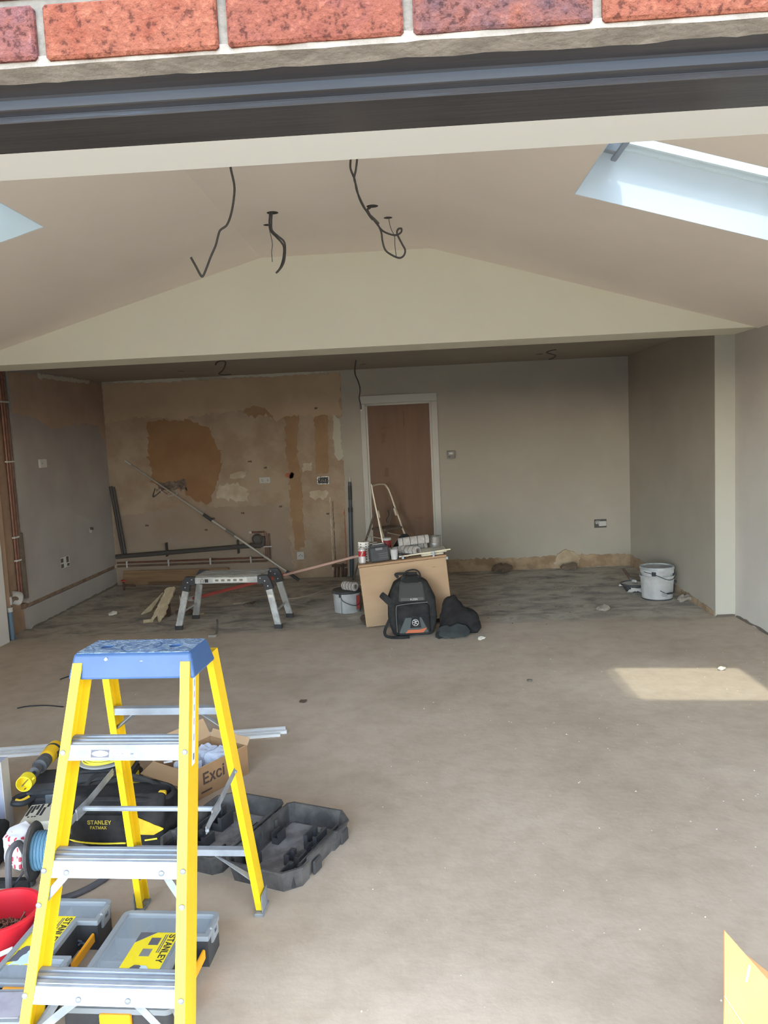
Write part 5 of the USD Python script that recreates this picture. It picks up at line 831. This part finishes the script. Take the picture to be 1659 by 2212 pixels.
# ------------------------------------------------------------------ buckets and tray
pt = M('tub_white', S(164, 161, 156), S(152, 149, 143), scale=8, rough=.5)
bk2 = thing('bucket', 'white bucket with black lid left of the chipboard unit', 'bucket', (-.70, 7.135, 0)); part(bk2, 'shell', lathe([(0, 0), (.118, 0), (.128, .185), (0, .185)], 36), pt); part(bk2, 'lid', lathe([(0, .205), (.118, .204), (.13, .208), (.136, .2), (.136, .182), (.129, .18), (0, .185)], 36), blk)
part(bk2, 'handle', tube([(-.05, -.118, .175), (-.02, -.14, .12), (.08, -.13, .075), (.13, -.06, .09), (.132, .0, .16)], .003, 6, 6), ink); part(bk2, 'ear', bx(-.06, -.04, -.137, -.118, .155, .185, .003), blk); part(bk2, 'seam', bx(-.0415, -.0385, -.129, -.115, .0, .15), M('seam_grey', S(110, 108, 104), rough=.6)); part(bk2, 'red_label', T(prism(sbox(-.01, -.06, .035, .07), .002), (.103, -.077, .09), rx=90, rz=52), M('label_red2', S(150, 60, 56), rough=.5), smooth=False)
sleeve('lone striped roller sleeve lying on the black bucket lid', (-.66, 7.07, .208+.042), -38, .15, .042, g='paint roller sleeves')
for k in range(2):
    z0 = 0 if k == 0 else .085
    t = thing('paint_tub', ['lower of two nested white paint tubs by the right wall', 'upper white lidded paint tub nested in another by the right wall'][k], 'paint tub', (2.21, 7.205, z0))
    if k == 0: part(t, 'shell', lathe([(0, 0), (.135, 0), (.137, .004), (.150, .205), (.157, .207), (.157, .225), (.153, .225), (.150, .21), (.131, .006), (0, .006)], 40), pt)
    else: part(t, 'shell', lathe([(0, .002), (.128, .002), (.1395, .16), (.150, .162), (.1505, .205), (0, .205)], 40), pt); part(t, 'lid', lathe([(0, .212), (.135, .212), (.14, .222), (.153, .222), (.156, .215), (.156, .196), (.151, .196), (0, .204)], 40), M('lid_white', S(164, 163, 158), S(130, 131, 127), scale=12, rough=.5)); part(t, 'label_patch', bx(-.085, -.055, -.150, -.12, .150, .185), ink)
    zz0 = .2 if k == 0 else .19
    part(t, 'handle', tube([(-.14, -.065, zz0-.01), (-.06, -.155, zz0-.03), (.05, -.166, zz0-.075), (.12, -.11, zz0-.07), (.15, -.02, zz0-.03)] if k else [(-.02, -.155, .10), (.03, -.165, .075), (.08, -.14, .068), (.13, -.08, .08), (.15, .0, .16)], .0028, 6, 6), ink)
    part(t, 'handle_ear', bx(.125, .165, -.04, -.01, zz0-.06, zz0-.035, .004), ink)
    if k == 0: part(t, 'handle_grip', cyl((.045, -.160, .072), (.095, -.132, .07), .008, 10), ink); m = lathe([(.1382, .012), (.139, .012), (.1515, .195), (.1507, .195)], 60); m = tri(man(lathe([(.10, .012), (.139, .012), (.1515, .195), (.10, .195)], 60)) ^ man(bx(-.2, -.018, -.3, -.02, 0, .3))); part(t, 'grey_label', m, M('label_grey', S(112, 109, 106), rough=.6)); part(t, 'base_ring', lathe([(0, 0), (.138, 0), (.138, .012), (0, .012)], 40), blk)
    if k == 0: 
        for q in range(3): part(t, 'label_print', bx(.0, .045-.01*q, -.1455-.0006*q, -.14, .045+.014*q, .049+.014*q), M('print_grey', S(110, 106, 100)))
t = thing('paint_scuttle', 'black round paint tray with white paint and a brush left of the tubs', 'paint tray', (2.105, 7.56, 0)); part(t, 'bowl', lathe([(0, 0), (.09, 0), (.13, .06), (.142, .065), (.142, .078), (.128, .078), (.12, .066), (0, .064)], 36), blk); part(t, 'paint', lathe([(0, .066), (.122, .068), (.122, .0725), (0, .0725)], 32), boxw); part(t, 'spill', ragged and T(prism(ragged([(-.10, -.02), (.08, -.02), (.06, .02), (-.06, .025)], .006, .015, 4), .012), (-.01, -.115, .03), rx=70), boxw, smooth=False); part(t, 'lip', hull([(-.15, .0, .06, .008), (-.12, .03, .07, .008), (-.12, -.03, .07, .008)], 8), boxw)
part(t, 'dark_spot', lathe([(0, .0727), (.03, .0727), (.03, .0735), (0, .0735)], 16), M('grey_paint', S(120, 114, 106), rough=.6))
t = thing('paint_brush', 'paint brush standing in the black round tray', 'brush', (2.10, 7.68, .03)); part(t, 'handle', hull([(0, 0, .06, .016), (-.05, .10, .15, .012)], 8), rust); part(t, 'ferrule', hull([(.01, -.02, .05, .018), (0, 0, .065, .018)], 8), steel); part(t, 'bristles', hull([(.015, -.03, .05, .016), (.03, -.05, .05, .014)], 8), boxw)

# ------------------------------------------------------------------ small rubble and crumbs on the floor
r6 = np.random.default_rng(21); cr = M('crumb_pale', S(196, 186, 170), rough=.9); cd = M('crumb_dark', S(96, 86, 76), rough=.9)
def crumbs(nm, lab, mt, spots):
    ms = []
    for x, y, s in spots:
        m = trimesh.creation.icosphere(0, 1.0); v = np.array(m.vertices)*(1+.5*(r6.random((12, 1))-.5))*[s, s*.8, s*.45]; v[:, 2] -= v[:, 2].min(); m.vertices = v; ms.append(T(m, (x, y, 0), rz=r6.random()*360))
    solo(nm, cat_(ms), mt, lab, 'rubble', kind='stuff', smooth=False)
crumbs('plaster_crumbs', 'scatter of tiny pale plaster crumbs over the whole floor', cr, [(-.25+2.7*r6.random(), 2.0+3.9*r6.random(), .0014+.0035*r6.random()**3) for _ in range(300)])
crumbs('dirt_crumbs', 'scatter of small dark dirt crumbs along the old slab', cd, [(.45+1.4*r6.random(), 6.3+2.4*r6.random(), .002+.006*r6.random()**3) for _ in range(160)])
for k, (x, y, s, mt, lab) in enumerate([(.68, 4.9, .02, cd, 'tiny dark chip alone on the floor before the jacket'), (-.76, 4.64, .022, rust, 'brown chip on the floor right of the ladder top'), (1.95, 5.01, .025, cr, 'pale flake inside the patch of sun'), (1.60, 6.75, .06, M('lump_grey', S(132, 122, 108), rough=.9), 'crumbly grey lump on the floor left of the tubs'), (2.40, 7.0, .07, M('lump_grey', S(132, 122, 108)), 'flat grey plaster piece right of the tubs'), (1.70, 8.78, .10, M('lump_brown', S(96, 78, 62), rough=.95), 'dark heap of plaster by the filler lump on the back wall'), (.95, 8.8, .12, M('lump_brown', S(96, 78, 62)), 'low strip of debris by the back wall right of the door'), (-3.02, 7.3, .045, cr, 'pale plaster piece by the left wall boards'), (.46, 5.95, .03, cr, 'small white flake near the jacket sleeve')]):
    m = trimesh.creation.icosphere(2, 1.0); v = np.array(m.vertices)*[s, s*.75, s*.35]; v += (meshkit.noise(v/s*3+k, k)[:, None]-.5)*s*.5; v[:, 2] -= v[:, 2].min(); m.vertices = v; solo('rubble_piece', m, mt, lab, 'rubble', loc=(x, y, 0), smooth=False)
